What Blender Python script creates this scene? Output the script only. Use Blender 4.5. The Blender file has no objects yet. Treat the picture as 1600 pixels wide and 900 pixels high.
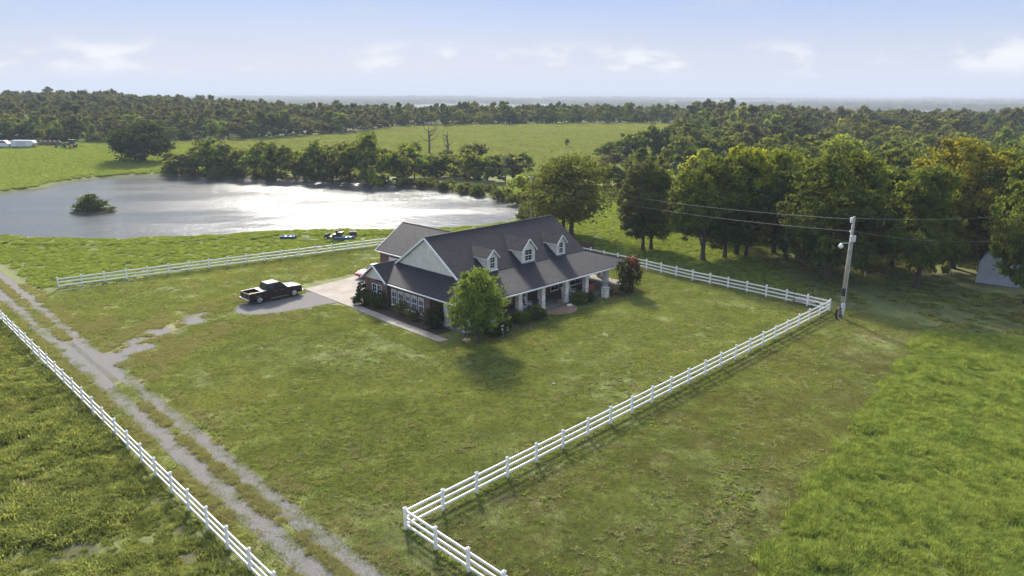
import bpy, bmesh, math, random
import numpy as np
from mathutils import Vector, Matrix

scene = bpy.context.scene
R = math.radians
PI = math.pi

# ------------------------------------------------------------------ camera
CAM_H = 22.0
FPX = 1110.0
PITCH = math.atan((450 - 146) / FPX)
cam_d = bpy.data.cameras.new('camera')
cam_d.sensor_width = 36.0
cam_d.lens = 36.0 * FPX / 1600.0
cam_d.clip_start = 0.5
cam_d.clip_end = 60000
cam = bpy.data.objects.new('camera', cam_d)
scene.collection.objects.link(cam)
cam.location = (0, 0, CAM_H)
cam.rotation_euler = (PI / 2 - PITCH, 0, 0)
scene.camera = cam

# ------------------------------------------------------------------ sky, sun, exposure
SUN_EL = R(31.5)
SUN_AZ = R(-13)            # measured from +Y towards +X
world = bpy.data.worlds.new('World')
scene.world = world
world.use_nodes = True
wn = world.node_tree.nodes
wl = world.node_tree.links
wn.clear()
w_out = wn.new('ShaderNodeOutputWorld')
w_bg = wn.new('ShaderNodeBackground')
w_bg.inputs['Strength'].default_value = 0.15
sky = wn.new('ShaderNodeTexSky')
sky.sky_type = 'NISHITA'
sky.sun_disc = False
sky.sun_elevation = SUN_EL
sky.sun_rotation = SUN_AZ
sky.altitude = 200
sky.air_density = 1.0
sky.dust_density = 4.0
sky.ozone_density = 1.6


def wnode(t, **kw):
    n = wn.new(t)
    for k, v in kw.items():
        setattr(n, k, v)
    return n


def wmath(op, a, b=None, c=None, clamp=False):
    n = wn.new('ShaderNodeMath'); n.operation = op; n.use_clamp = clamp
    for i, s in enumerate((a, b, c)):
        if s is None: continue
        if isinstance(s, (int, float)): n.inputs[i].default_value = s
        else: wl.new(s, n.inputs[i])
    return n.outputs[0]


def wmr(src, a, b, lo=0.0, hi=1.0):
    n = wn.new('ShaderNodeMapRange'); n.interpolation_type = 'SMOOTHSTEP'
    wl.new(src, n.inputs[0])
    for i, v in enumerate((a, b, lo, hi)): n.inputs[i + 1].default_value = v
    return n.outputs[0]


def wmix(fac, a, b):
    n = wn.new('ShaderNodeMix'); n.data_type = 'RGBA'
    if isinstance(fac, (int, float)): n.inputs[0].default_value = fac
    else: wl.new(fac, n.inputs[0])
    for s, i in ((a, 6), (b, 7)):
        if isinstance(s, tuple): n.inputs[i].default_value = s
        else: wl.new(s, n.inputs[i])
    return n.outputs[2]


def wnoise(vec, scale, detail, rough, stretch):
    m = wn.new('ShaderNodeMapping'); wl.new(vec, m.inputs[0]); m.inputs['Scale'].default_value = stretch
    n = wn.new('ShaderNodeTexNoise'); wl.new(m.outputs[0], n.inputs[0])
    n.inputs['Scale'].default_value = scale; n.inputs['Detail'].default_value = detail; n.inputs['Roughness'].default_value = rough
    return n.outputs[0]


w_tc = wnode('ShaderNodeTexCoord')
w_sep = wnode('ShaderNodeSeparateXYZ')
wl.new(w_tc.outputs['Generated'], w_sep.inputs[0])
wz = w_sep.outputs[2]
# high thin veil that whitens the sky, strongest low down, the same all round
veil = wmr(wz, 0.05, 0.55, 0.985, 0.45)
c1 = wmix(veil, sky.outputs[0], (1.094, 1.123, 1.238, 1))
blue = wmath('MULTIPLY', wmr(wz, 0.005, 0.14, 0.0, 0.92), wmr(wz, 0.45, 0.14, 0.3, 1.0))
c1 = wmix(blue, c1, (0.576, 0.842, 1.426, 1))
wisp = wnoise(w_tc.outputs['Generated'], 4.0, 6, 0.62, (1, 1, 9))
wispm = wmath('MULTIPLY', wmr(wisp, 0.47, 0.74, 0, 0.6), wmr(wz, 0.01, 0.06))
c2 = wmix(wispm, c1, (1.008, 1.080, 1.238, 1))
cum = wnoise(w_tc.outputs['Generated'], 9.0, 7, 0.58, (1, 1, 2.4))
band = wmath('MULTIPLY', wmr(wz, 0.012, 0.032), wmr(wz, 0.072, 0.040))
cumm = wmath('MULTIPLY', wmr(cum, 0.505, 0.61, 0, 0.9), band)
c3 = wmix(cumm, c2, (1.75, 1.70, 1.62, 1))
wl.new(c3, w_bg.inputs[0])
wl.new(w_bg.outputs[0], w_out.inputs[0])

sun_d = bpy.data.lights.new('sun', 'SUN')
sun_d.energy = 2.1
sun_d.angle = R(7)
sun_d.color = (1.0, 0.94, 0.84)
sun = bpy.data.objects.new('sun', sun_d)
scene.collection.objects.link(sun)
sdir = Vector((math.sin(SUN_AZ) * math.cos(SUN_EL), math.cos(SUN_AZ) * math.cos(SUN_EL), math.sin(SUN_EL)))
sun.rotation_euler = sdir.to_track_quat('Z', 'Y').to_euler()
sun.location = (0, 0, 80)

vs = scene.view_settings
vs.view_transform = 'Standard'
vs.look = 'None'
vs.gamma = 1.0
vs.exposure = 2.08
vs.use_curve_mapping = False
scene.render.engine = 'CYCLES'
cy = scene.cycles
cy.use_denoising = True
cy.max_bounces = 6
cy.diffuse_bounces = 3
cy.glossy_bounces = 3
cy.transmission_bounces = 4
cy.transparent_max_bounces = 8
cy.volume_bounces = 0
cy.caustics_reflective = False
cy.caustics_refractive = False
cy.sample_clamp_indirect = 4.0
cy.sample_clamp_direct = 12.0

# ------------------------------------------------------------------ general helpers
COL = scene.collection
PROTO = bpy.data.collections.new('prototypes')      # not linked: sources for scattered stuff
r2 = math.sqrt(0.5)


def W(u, v, z=0.0):
    """yard frame (u along the porch front, v towards the pond) -> world"""
    return Vector(((u - v) * r2, (u + v) * r2, z))


def UV(x, y):
    return (x + y) * r2, (y - x) * r2


def S(a, b, t):
    k = np.clip((np.asarray(t, float) - a) / (b - a), 0, 1)
    return k * k * (3 - 2 * k)


def lattice(ix, iy, seed):
    n = np.sin(ix * 127.1 + iy * 311.7 + seed * 74.7) * 43758.5453
    return n - np.floor(n)


def vnoise(x, y, seed=0):
    x = np.asarray(x, float); y = np.asarray(y, float)
    ix = np.floor(x); iy = np.floor(y); fx = x - ix; fy = y - iy
    fx = fx * fx * (3 - 2 * fx); fy = fy * fy * (3 - 2 * fy)
    a = lattice(ix, iy, seed); b = lattice(ix + 1, iy, seed)
    c = lattice(ix, iy + 1, seed); d = lattice(ix + 1, iy + 1, seed)
    return (a * (1 - fx) + b * fx) * (1 - fy) + (c * (1 - fx) + d * fx) * fy


def fbm(x, y, seed=0, o=4):
    t = 0; a = .5
    for i in range(o):
        t = t + a * vnoise(x, y, seed + i * 3); x = x * 2.03; y = y * 2.03; a *= .5
    return t / (1 - .5 ** o)


def raydir(px, py):
    x = (px - 800) / FPX; y = -(py - 450) / FPX
    c, s = math.cos(PITCH), math.sin(PITCH)
    return np.array([x, c + y * s, -s + y * c])


def flat(px, py, z=0.0):
    d = raydir(px, py); t = (CAM_H - z) / -d[2]
    return d[0] * t, d[1] * t


# ------------------------------------------------------------------ the lie of the land
POND_Z = -0.4
_pp = [(-160, 352), (-60, 372), (0, 367), (60, 373), (180, 375), (260, 372), (350, 368.5), (400, 365), (440, 362), (520, 360),
       (600, 360.5), (680, 359), (740, 355), (790, 348), (817, 340), (818, 332), (808, 323), (790, 316), (755, 308), (700, 300),
       (640, 293), (600, 289), (560, 286), (500, 283), (440, 281), (380, 279), (320, 277), (255, 275), (200, 277), (160, 280),
       (125, 284), (92, 289), (70, 296), (30, 300), (0, 304), (-80, 312), (-180, 326)]
POND = np.array([flat(a, b, POND_Z) for a, b in _pp])


def pond_sd(x, y):
    """signed distance to the shoreline, negative over the water"""
    x = np.asarray(x, float); y = np.asarray(y, float)
    d = np.full(x.shape, 1e9); ins = np.zeros(x.shape, bool)
    n = len(POND)
    for i in range(n):
        ax, ay = POND[i]; bx, by = POND[(i + 1) % n]
        ex, ey = bx - ax, by - ay
        t = np.clip(((x - ax) * ex + (y - ay) * ey) / (ex * ex + ey * ey), 0, 1)
        d = np.minimum(d, np.hypot(x - ax - t * ex, y - ay - t * ey))
        c = ((ay > y) != (by > y)) & (x < (bx - ax) * (y - ay) / (by - ay + 1e-12) + ax)
        ins ^= c
    return np.where(ins, -d, d)


def h0(x, y):
    x = np.asarray(x, float); y = np.asarray(y, float)
    d = np.hypot(x, y); a = x / np.maximum(np.abs(y), 1.0)
    front = S(0, 60, y)
    z = 6.4 * S(165, 430, y) * (1 - .6 * S(60, 220, x))
    z = z + 2.4 * S(150, 250, y) * S(-100, -170, x) * (1 - S(330, 520, y))
    z = z + 17.0 * S(330, 760, d) * S(-.18, -.62, a) * front * (1 - S(1300, 2600, d))
    z = z - .5 * S(220, 520, d) * S(.3, .6, a) * front
    z = z - 28.0 * S(430, 1200, d)
    far = S(2500, 9000, d)
    z = z + far * (70 * (fbm(x / 3600, y / 3600, 5, 4) - .42) + 95 * S(7000, 14000, d) * (fbm(x / 2600 + 7, y / 6000, 9, 4) - .15))
    near = 1 - S(60, 140, d) * .0
    z = z + S(140, 400, d) * (fbm(x / 60, y / 60, 3, 3) - .5) * 1.4
    return z * near


def hgt(x, y):
    x = np.asarray(x, float); y = np.asarray(y, float)
    z = h0(x, y)
    m = (x > -190) & (x < 40) & (y > 80) & (y < 260)
    if np.ndim(x) == 0:
        if not m: return float(z)
        sd = pond_sd(x, y)
    else:
        sd = np.full(x.shape, 99.0)
        if m.any(): sd[m] = pond_sd(x[m], y[m])
    wob = (fbm(np.asarray(x) / 3.0, np.asarray(y) / 3.0, 11, 3) - .5) * 1.6
    s2 = sd + wob * np.where(np.abs(sd) < 8, 1, 0)
    bank = POND_Z + .02 + .16 * S(0, .5, s2) + (z - POND_Z) * S(0.0, 7.0, s2) + .25 * S(0, 1.2, s2)*(1-S(1.2, 7, s2))
    basin = POND_Z - .05 - np.minimum(2.0, -s2 * .25)
    out = np.where(s2 > 7, z, np.where(s2 > 0, bank, basin))
    return float(out) if np.ndim(out) == 0 else out


def ground(px, py):
    """where the sight line through a picture point meets the ground"""
    d = raydir(px, py)
    z = 0.0
    for _ in range(40):
        t = (CAM_H - z) / -d[2]
        z = .5 * z + .5 * hgt(d[0] * t, d[1] * t)
    return Vector((d[0] * t, d[1] * t, z))


def seg_dist(x, y, pts):
    d = np.full(np.shape(x), 1e9)
    for (ax, ay), (bx, by) in zip(pts[:-1], pts[1:]):
        ex, ey = bx - ax, by - ay
        t = np.clip(((x - ax) * ex + (y - ay) * ey) / (ex * ex + ey * ey), 0, 1)
        d = np.minimum(d, np.hypot(x - ax - t * ex, y - ay - t * ey))
    return d


def grav(u, v):
    """how much gravel lies at a yard point (0 grass .. 1 gravel)"""
    u = np.asarray(u, float); v = np.asarray(v, float)
    wob = (fbm(u * .3, v * .15, 21, 2) - .5) * .22
    def rut(c, w): return 1 - S(w * .72, w * 1.3, np.abs(u + wob - c))
    near_ = 1 - S(44, 66, v)
    g = np.maximum(rut(13.92, .56 + .1 * near_), rut(15.58, .50 + .06 * near_))
    j = S(54, 62, v) * (1 - S(70, 78, v))
    g = np.maximum(g, rut(14.9, 1.15) * j * .52)
    d1 = seg_dist(u, v, [(16.5, 65.0), (20.5, 67.8), (24, 70.2), (28, 71.2), (32, 70.6)])
    n = fbm(u * .55, v * .55, 33, 3)
    g = np.maximum(g, (1 - S(1.0, 3.2, d1)) * (.30 + .36 * S(.36, .60, n)) * (1 - .55 * S(27.0, 28.5, u) * (1 - S(30, 31.5, u))))
    d2 = seg_dist(u, v, [(32.5, 70.2), (36, 69.3), (39.2, 68.9)])
    g = np.maximum(g, (1 - S(2.1, 3.6, d2)) * .95)
    return np.clip(g, 0, 1)


def dryness(u, v):
    d = seg_dist(u, v, [(15.5, 58), (19, 65.5), (20.5, 70), (26, 73.5), (33, 73.8)])
    e = seg_dist(u, v, [(17, 60), (22, 63.8), (28, 66.5), (36, 64.3)])
    k = np.maximum((1 - S(.8, 3.4, d)), (1 - S(.5, 2.2, e)) * .8)
    k = np.maximum(k, (1 - S(.2, 1.1, np.abs(u - 16.6))) * .5)
    k = np.maximum(k, (1 - S(.3, 2.8, seg_dist(u, v, [(16.8, 66), (18.5, 78), (19, 90)]))) * .7)
    return k


# ------------------------------------------------------------------ materials
MATS = {}


class NT:
    def __init__(s, name):
        s.m = bpy.data.materials.new(name); s.m.use_nodes = True
        s.n = s.m.node_tree.nodes; s.l = s.m.node_tree.links
        s.n.clear()
        s.out = s.n.new('ShaderNodeOutputMaterial')
        MATS[name] = s.m

    def put(s, sock, val):
        if val is None: return
        if hasattr(val, 'is_linked') or hasattr(val, 'links'): s.l.new(val, sock)
        else:
            if isinstance(val, tuple) and len(val) == 3 and len(sock.default_value) == 4: val = val + (1,)
            sock.default_value = val

    def math(s, op, a, b=None, clamp=False):
        n = s.n.new('ShaderNodeMath'); n.operation = op; n.use_clamp = clamp
        s.put(n.inputs[0], a); s.put(n.inputs[1], b)
        return n.outputs[0]

    def mr(s, src, a, b, lo=0.0, hi=1.0, smooth=True):
        n = s.n.new('ShaderNodeMapRange')
        if smooth: n.interpolation_type = 'SMOOTHSTEP'
        s.put(n.inputs[0], src)
        for i, v in enumerate((a, b, lo, hi)): n.inputs[i + 1].default_value = v
        return n.outputs[0]

    def mix(s, fac, a, b, mode='MIX'):
        n = s.n.new('ShaderNodeMix'); n.data_type = 'RGBA'; n.blend_type = mode
        s.put(n.inputs[0], fac); s.put(n.inputs[6], a); s.put(n.inputs[7], b)
        return n.outputs[2]

    def pos(s):
        return s.n.new('ShaderNodeNewGeometry').outputs['Position']

    def objc(s):
        return s.n.new('ShaderNodeTexCoord').outputs['Object']

    def mapv(s, vec, scale=(1, 1, 1), rot=(0, 0, 0)):
        n = s.n.new('ShaderNodeMapping'); s.put(n.inputs[0], vec)
        n.inputs['Scale'].default_value = scale; n.inputs['Rotation'].default_value = rot
        return n.outputs[0]

    def noise(s, vec, scale, detail=3, rough=.55, col=False):
        n = s.n.new('ShaderNodeTexNoise'); s.put(n.inputs[0], vec)
        n.inputs['Scale'].default_value = scale; n.inputs['Detail'].default_value = detail; n.inputs['Roughness'].default_value = rough
        return n.outputs[1 if col else 0]

    def attr(s, name, which='Fac'):
        n = s.n.new('ShaderNodeAttribute'); n.attribute_name = name
        return n.outputs[which]

    def bump(s, height, strength=.5, dist=.05, normal=None):
        n = s.n.new('ShaderNodeBump'); n.inputs['Strength'].default_value = strength; n.inputs['Distance'].default_value = dist
        s.put(n.inputs['Height'], height)
        if normal is not None: s.put(n.inputs['Normal'], normal)
        return n.outputs[0]

    def pbr(s, color, rough=.7, metal=0.0, normal=None, spec=.5, **kw):
        n = s.n.new('ShaderNodeBsdfPrincipled')
        s.put(n.inputs['Base Color'], color); s.put(n.inputs['Roughness'], rough); s.put(n.inputs['Metallic'], metal)
        n.inputs['Specular IOR Level'].default_value = spec
        if normal is not None: s.put(n.inputs['Normal'], normal)
        for k, v in kw.items(): s.put(n.inputs[k], v)
        return n.outputs[0]

    def done(s, sh):
        s.l.new(sh, s.out.inputs[0]); return s.m


def plain(name, color, rough=.6, metal=0.0, var=.12, scale=6.0, spec=.5, **kw):
    t = NT(name)
    n = t.noise(t.objc(), scale, 4, .6)
    k = t.mr(n, .3, .7, 1 - var, 1 + var, False)
    c = t.mix(1.0, color, k, 'MULTIPLY')
    return t.done(t.pbr(c, rough, metal, spec=spec, **kw))


def grass_color(t, P, lush=0.0):
    """shared green of mown turf, by place"""
    big = t.noise(P, .075, 3, .6)
    mid = t.noise(P, .45, 5, .68)
    fine = t.noise(P, 2.6, 5, .72)
    tiny = t.noise(P, 13.0, 4, .7)
    c = t.mix(t.mr(mid, .32, .7), (.105, .138, .038), (.182, .215, .066))
    c = t.mix(t.mr(big, .42, .68, 0, .6), c, (.200, .215, .066))
    c = t.mix(t.mr(fine, .48, .64, 0, .85), c, (.098, .084, .042))
    c = t.mix(t.mr(fine, .46, .32, 0, .7), c, (.205, .225, .055))
    c = t.mix(t.mr(tiny, .50, .72, 0, .6), c, (.215, .195, .080))
    c = t.mix(t.mr(tiny, .47, .30, 0, .6), c, (.045, .055, .016))
    return c, big, mid, fine, tiny


# ground
t = NT('ground_cover')
P = t.pos()
c, big, mid, fine, tiny = grass_color(t, P)
zs = t.n.new('ShaderNodeSeparateColor'); t.l.new(t.attr('zone', 'Color'), zs.inputs[0])
dirt, dry, lush = zs.outputs[0], zs.outputs[1], zs.outputs[2]
zf = t.n.new('ShaderNodeSeparateColor'); t.l.new(t.attr('zone_b', 'Color'), zf.inputs[0])
brown, farz, meadow = zf.outputs[0], zf.outputs[1], zf.outputs[2]
c = t.mix(t.math('MULTIPLY', lush, t.mr(mid, .25, .6, .45, 1)), c, (.092, .118, .022))
pat = t.noise(P, .22, 5, .68)
c = t.mix(t.math('MULTIPLY', brown, t.mr(pat, .40, .62, .0, .6)), c, (.100, .090, .042))
c = t.mix(t.math('MULTIPLY', meadow, t.mr(t.noise(t.mapv(P, (.35, 1.6, 1)), .05, 6, .7), .34, .62, .1, .95)), c, (.088, .102, .038))
c = t.mix(t.math('MULTIPLY', meadow, t.mr(t.noise(t.mapv(P, (.12, 1.4, 1)), .06, 5, .7), .55, .68, 0, .5)), c, (.080, .078, .040))
c = t.mix(t.math('MULTIPLY', dry, t.mr(fine, .3, .6, .35, 1)), c, (.235, .215, .115))
c = t.mix(t.math('MULTIPLY', dirt, t.mr(mid, .25, .55, .45, 1)), c, t.mix(fine, (.042, .038, .024), (.088, .075, .050)))
# far country: woods and fields too small to tell apart
fv = t.mapv(P, (1, .45, 1))
fw = t.noise(fv, .0022, 6, .62)
fld = t.mix(t.mr(t.noise(fv, .0016, 2, .5), .4, .6), (.10, .115, .045), (.15, .145, .075))
fcol = t.mix(t.mr(fw, .47, .56), (.032, .044, .022), fld)
c = t.mix(farz, c, fcol)
hgtmix = t.math('ADD', t.math('MULTIPLY', fine, .6), tiny)
nrm = t.bump(hgtmix, .55, .06)
t.done(t.pbr(c, .95, normal=nrm, spec=.15))

# gravel with a ragged edge
for nm in ('gravel',):
    t = NT(nm)
    P = t.pos()
    n1 = t.noise(P, 1.1, 5, .65); n2 = t.noise(P, 9, 4, .7); n3 = t.noise(P, 34, 2, .6)
    c = t.mix(t.mr(n2, .3, .7), (.098, .092, .086), (.180, .170, .158))
    c = t.mix(t.mr(n1, .5, .75, 0, .55), c, (.125, .108, .085))
    c = t.mix(t.mr(n3, .55, .75, 0, .5), c, (.36, .345, .33))
    m = t.attr('gravel', 'Fac')
    k = t.math('ADD', m, t.math('MULTIPLY', t.math('SUBTRACT', t.math('ADD', t.math('MULTIPLY', n2, .75), t.math('MULTIPLY', n1, .25)), .5), .62))
    al = t.mr(k, .36, .60)
    p = t.pbr(c, .95, normal=t.bump(n3, .5, .03), spec=.2)
    tr = t.n.new('ShaderNodeBsdfTransparent')
    mx = t.n.new('ShaderNodeMixShader'); t.l.new(al, mx.inputs[0]); t.l.new(tr.outputs[0], mx.inputs[1]); t.l.new(p, mx.inputs[2])
    t.done(mx.outputs[0])

# water
t = NT('pond_water')
P = t.pos()
wv = t.noise(t.mapv(P, (.8, 1.5, 1)), 1.6, 4, .65)
wv2 = t.noise(t.mapv(P, (1, 1.6, 1), (0, 0, .4)), .35, 3, .6)
patch = t.mr(t.noise(t.mapv(P, (.5, 1.5, 1)), .045, 3, .5), .35, .65)
hh = t.math('ADD', t.math('MULTIPLY', wv, t.mr(patch, 0, 1, .35, 1.0)), t.math('MULTIPLY', wv2, .9))
t.done(t.pbr((.050, .062, .066), .20, normal=t.bump(hh, .5, .28), spec=.20, IOR=1.33))


# leaves
def leaf_mat(name, use_obj=True, base=(.06, .085, .02), trans=.38, spread=.35):
    t = NT(name)
    tint = t.attr('tint', 'Fac')
    oi = t.n.new('ShaderNodeObjectInfo')
    if use_obj: b = oi.outputs['Color']
    else:
        rnd = oi.outputs['Random']
        b = t.mix(t.mr(rnd, 0, 1, 0, 1, False), (base[0] * .72, base[1] * .74, base[2] * .8), (base[0] * 1.45, base[1] * 1.3, base[2] * 1.2))
    k = t.mr(tint, 0, 1, 1 - spread, 1 + spread, False)
    c = t.mix(1.0, b, k, 'MULTIPLY')
    c = t.mix(t.mr(tint, .75, 1.0, 0, .22), c, (.17, .15, .03))
    d = t.n.new('ShaderNodeBsdfDiffuse'); t.l.new(c, d.inputs[0])
    tr = t.n.new('ShaderNodeBsdfTranslucent')
    t.l.new(t.mix(1.0, c, (1.7, 1.55, .7, 1), 'MULTIPLY'), tr.inputs[0])
    mx = t.n.new('ShaderNodeMixShader'); mx.inputs[0].default_value = trans
    t.l.new(d.outputs[0], mx.inputs[1]); t.l.new(tr.outputs[0], mx.inputs[2])
    return t.done(mx.outputs[0])


leaf_mat('leaf')
leaf_mat('far_leaf', False, (.088, .108, .036), .35)


# turf blades: same colour by place as the soil under them
def blade_mat(name, mode):
    t = NT(name)
    P = t.pos()
    c, big, mid, fine, tiny = grass_color(t, P)
    tint = t.attr('tint', 'Fac')
    if mode == 'tall':
        c = t.mix(.85, c, t.mix(t.mr(t.noise(P, 1.5, 5, .75), .33, .67), (.070, .108, .020), (.225, .270, .064)))
        c = t.mix(t.mr(t.noise(P, .16, 3, .6), .52, .75, 0, .4), c, (.19, .2, .05))
    if mode == 'weed':
        c = t.mix(.8, c, t.mix(t.mr(t.noise(P, .8, 5, .7), .32, .68), (.075, .095, .022), (.230, .240, .070)))
        c = t.mix(t.mr(t.noise(P, .14, 3, .6), .5, .7, 0, .5), c, (.12, .10, .045))
    if mode == 'lawn':
        u_ = t.n.new('ShaderNodeSeparateXYZ'); t.l.new(P, u_.inputs[0])
        vv = t.math('MULTIPLY', t.math('SUBTRACT', u_.outputs[1], u_.outputs[0]), r2)
        outside = t.mr(vv, 27.5, 26.0)
        pat = t.noise(P, .22, 5, .68)
        c = t.mix(t.math('MULTIPLY', outside, t.mr(pat, .40, .62, .0, .55)), c, (.100, .090, .042))
    if mode == 'dry':
        c = t.mix(.8, c, (.20, .185, .09))
    k = t.mr(tint, 0, 1, 1.15, 2.0, False)
    c = t.mix(1.0, c, k, 'MULTIPLY')
    d = t.n.new('ShaderNodeBsdfDiffuse'); t.l.new(c, d.inputs[0])
    tr = t.n.new('ShaderNodeBsdfTranslucent'); t.l.new(t.mix(1.0, c, (1.3, 1.25, .7, 1), 'MULTIPLY'), tr.inputs[0])
    mx = t.n.new('ShaderNodeMixShader'); mx.inputs[0].default_value = .42
    t.l.new(d.outputs[0], mx.inputs[1]); t.l.new(tr.outputs[0], mx.inputs[2])
    return t.done(mx.outputs[0])


for q in ('lawn', 'tall', 'weed', 'dry'): blade_mat('blade_' + q, q)

# bark
t = NT('bark')
o = t.objc()
n = t.noise(t.mapv(o, (6, 6, 1)), 2.0, 5, .7)
t.done(t.pbr(t.mix(n, (.035, .029, .024), (.125, .108, .09)), .95, normal=t.bump(n, .7, .05), spec=.1))
t = NT('dead_wood')
n = t.noise(t.mapv(t.objc(), (5, 5, 1)), 2.0, 5, .7)
t.done(t.pbr(t.mix(n, (.06, .052, .048), (.17, .155, .145)), .95, spec=.1))

# white vinyl with grime towards nothing in particular
t = NT('white_vinyl')
o = t.pos()
n = t.noise(o, 1.6, 5, .7)
c = t.mix(t.mr(n, .45, .8, 0, .6), (.84, .82, .78), (.60, .585, .52))
sz = t.n.new('ShaderNodeSeparateXYZ'); t.l.new(o, sz.inputs[0])
splash = t.math('MULTIPLY', t.mr(sz.outputs[2], .30, .02), t.mr(t.noise(o, 5, 3, .6), .35, .65, .2, .8))
c = t.mix(splash, c, (.26, .26, .16))
t.done(t.pbr(c, .45, spec=.5))

# roof shingles: courses and tabs as fine relief
t = NT('roof_shingles')
o = t.objc()
sx = t.n.new('ShaderNodeSeparateXYZ'); t.l.new(o, sx.inputs[0])
cx = t.n.new('ShaderNodeCombineXYZ')
t.l.new(t.math('ADD', sx.outputs[0], sx.outputs[1]), cx.inputs[0]); t.l.new(t.math('MULTIPLY', sx.outputs[2], 1.0), cx.inputs[1])
bt = t.n.new('ShaderNodeTexBrick'); t.l.new(cx.outputs[0], bt.inputs[0])
bt.inputs['Color1'].default_value = (.20, .20, .20, 1); bt.inputs['Color2'].default_value = (.9, .9, .9, 1); bt.inputs['Mortar'].default_value = (0, 0, 0, 1)
bt.inputs['Scale'].default_value = 1.0; bt.inputs['Brick Width'].default_value = .32; bt.inputs['Row Height'].default_value = .082
bt.inputs['Mortar Size'].default_value = .008; bt.inputs['Bias'].default_value = 0
n = t.noise(o, 1.0, 5, .65); n2 = t.noise(t.mapv(o, (1, 1, 6)), .5, 4, .6)
c = t.mix(bt.outputs[0], (.007, .007, .0105), (.030, .028, .036))
c = t.mix(t.mr(n, .35, .75, 0, .5), c, (.017, .0165, .022))
c = t.mix(t.mr(n2, .55, .8, 0, .4), c, (.042, .040, .046))
t.done(t.pbr(c, .75, normal=t.bump(bt.outputs[0], .6, .02), spec=.3))

# brick
t = NT('brick_wall')
o = t.objc()
sx = t.n.new('ShaderNodeSeparateXYZ'); t.l.new(o, sx.inputs[0])
cx = t.n.new('ShaderNodeCombineXYZ')
t.l.new(t.math('ADD', sx.outputs[0], sx.outputs[1]), cx.inputs[0]); t.l.new(sx.outputs[2], cx.inputs[1])
bt = t.n.new('ShaderNodeTexBrick'); t.l.new(cx.outputs[0], bt.inputs[0])
bt.inputs['Color1'].default_value = (.085, .040, .030, 1); bt.inputs['Color2'].default_value = (.21, .112, .080, 1); bt.inputs['Mortar'].default_value = (.20, .185, .165, 1)
bt.inputs['Scale'].default_value = 1.0; bt.inputs['Brick Width'].default_value = .22; bt.inputs['Row Height'].default_value = .075; bt.inputs['Mortar Size'].default_value = .008
n = t.noise(o, 2.2, 4, .7)
c = t.mix(t.mr(n, .55, .8, 0, .6), bt.outputs[0], (.25, .165, .125))
t.done(t.pbr(c, .9, normal=t.bump(bt.outputs[1], -.5, .02), spec=.2))

# pale stone of the columns
t = NT('pale_stone')
o = t.objc()
sx = t.n.new('ShaderNodeSeparateXYZ'); t.l.new(o, sx.inputs[0])
cx = t.n.new('ShaderNodeCombineXYZ')
t.l.new(t.math('ADD', sx.outputs[0], sx.outputs[1]), cx.inputs[0]); t.l.new(sx.outputs[2], cx.inputs[1])
bt = t.n.new('ShaderNodeTexBrick'); t.l.new(cx.outputs[0], bt.inputs[0])
bt.inputs['Color1'].default_value = (.58, .54, .46, 1); bt.inputs['Color2'].default_value = (.80, .76, .68, 1); bt.inputs['Mortar'].default_value = (.30, .28, .25, 1)
bt.inputs['Scale'].default_value = 1.0; bt.inputs['Brick Width'].default_value = .42; bt.inputs['Row Height'].default_value = .24; bt.inputs['Mortar Size'].default_value = .012
n = t.noise(o, 5, 4, .6)
c = t.mix(t.mr(n, .4, .7, 0, .3), bt.outputs[0], (.50, .44, .34))
t.done(t.pbr(c, .85, normal=t.bump(bt.outputs[1], -.6, .03), spec=.2))

# concrete
t = NT('concrete')
o = t.pos()
n = t.noise(o, .5, 5, .65); n2 = t.noise(o, 6, 3, .6)
c = t.mix(t.mr(n, .35, .7), (.25, .215, .178), (.345, .305, .258))
c = t.mix(t.mr(n2, .55, .8, 0, .3), c, (.25, .22, .19))
t.done(t.pbr(c, .9, normal=t.bump(n2, .2, .02), spec=.2))

t = NT('siding')
o = t.objc()
sx = t.n.new('ShaderNodeSeparateXYZ'); t.l.new(o, sx.inputs[0])
saw = t.math('FRACT', t.math('MULTIPLY', sx.outputs[2], 6.5))
n = t.noise(o, 1.3, 4, .6)
c = t.mix(t.mr(n, .35, .7), (.64, .605, .525), (.74, .705, .62))
t.done(t.pbr(c, .7, normal=t.bump(saw, .5, .03), spec=.3))

plain('white_trim', (.78, .78, .76), .55, var=.06)
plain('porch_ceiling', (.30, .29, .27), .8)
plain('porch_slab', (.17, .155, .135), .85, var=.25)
plain('glass', (.010, .011, .013), .08, spec=.5, var=.05)
plain('glass_pale', (.105, .105, .098), .12, spec=.7, var=.25)
plain('blind', (.42, .40, .36), .8)
plain('door_dark', (.05, .03, .025), .5)
plain('garage_door', (.70, .69, .67), .6, var=.04)
plain('downspout', (.03, .028, .028), .5)
plain('patio_brick', (.27, .155, .11), .9, var=.35, scale=9)
plain('soil_bed', (.075, .058, .042), .95, var=.4, scale=5, spec=.1)
plain('truck_paint', (.011, .003, .0045), .25, spec=.45, var=.05)
plain('white_paint', (.72, .72, .70), .3, spec=.5, var=.05)
plain('red_paint', (.52, .015, .03), .2, spec=.7, var=.05, **{'Coat Weight': 1.0, 'Coat Roughness': .06})
plain('tyre', (.018, .018, .018), .85, var=.2)
plain('rim', (.55, .55, .56), .3, metal=.9)
plain('chrome', (.70, .70, .70), .2, metal=1.0)
plain('black_plastic', (.022, .022, .024), .6)
plain('bed_liner', (.018, .018, .019), .8)
plain('tail_red', (.30, .012, .012), .25)
plain('lamp_clear', (.75, .75, .72), .15)
plain('blue_hull', (.035, .115, .33), .4, var=.2)
plain('grey_hull', (.40, .42, .45), .5, var=.2)
plain('tractor_green', (.018, .115, .022), .35, var=.15)
plain('tractor_yellow', (.55, .38, .03), .45)
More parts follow.
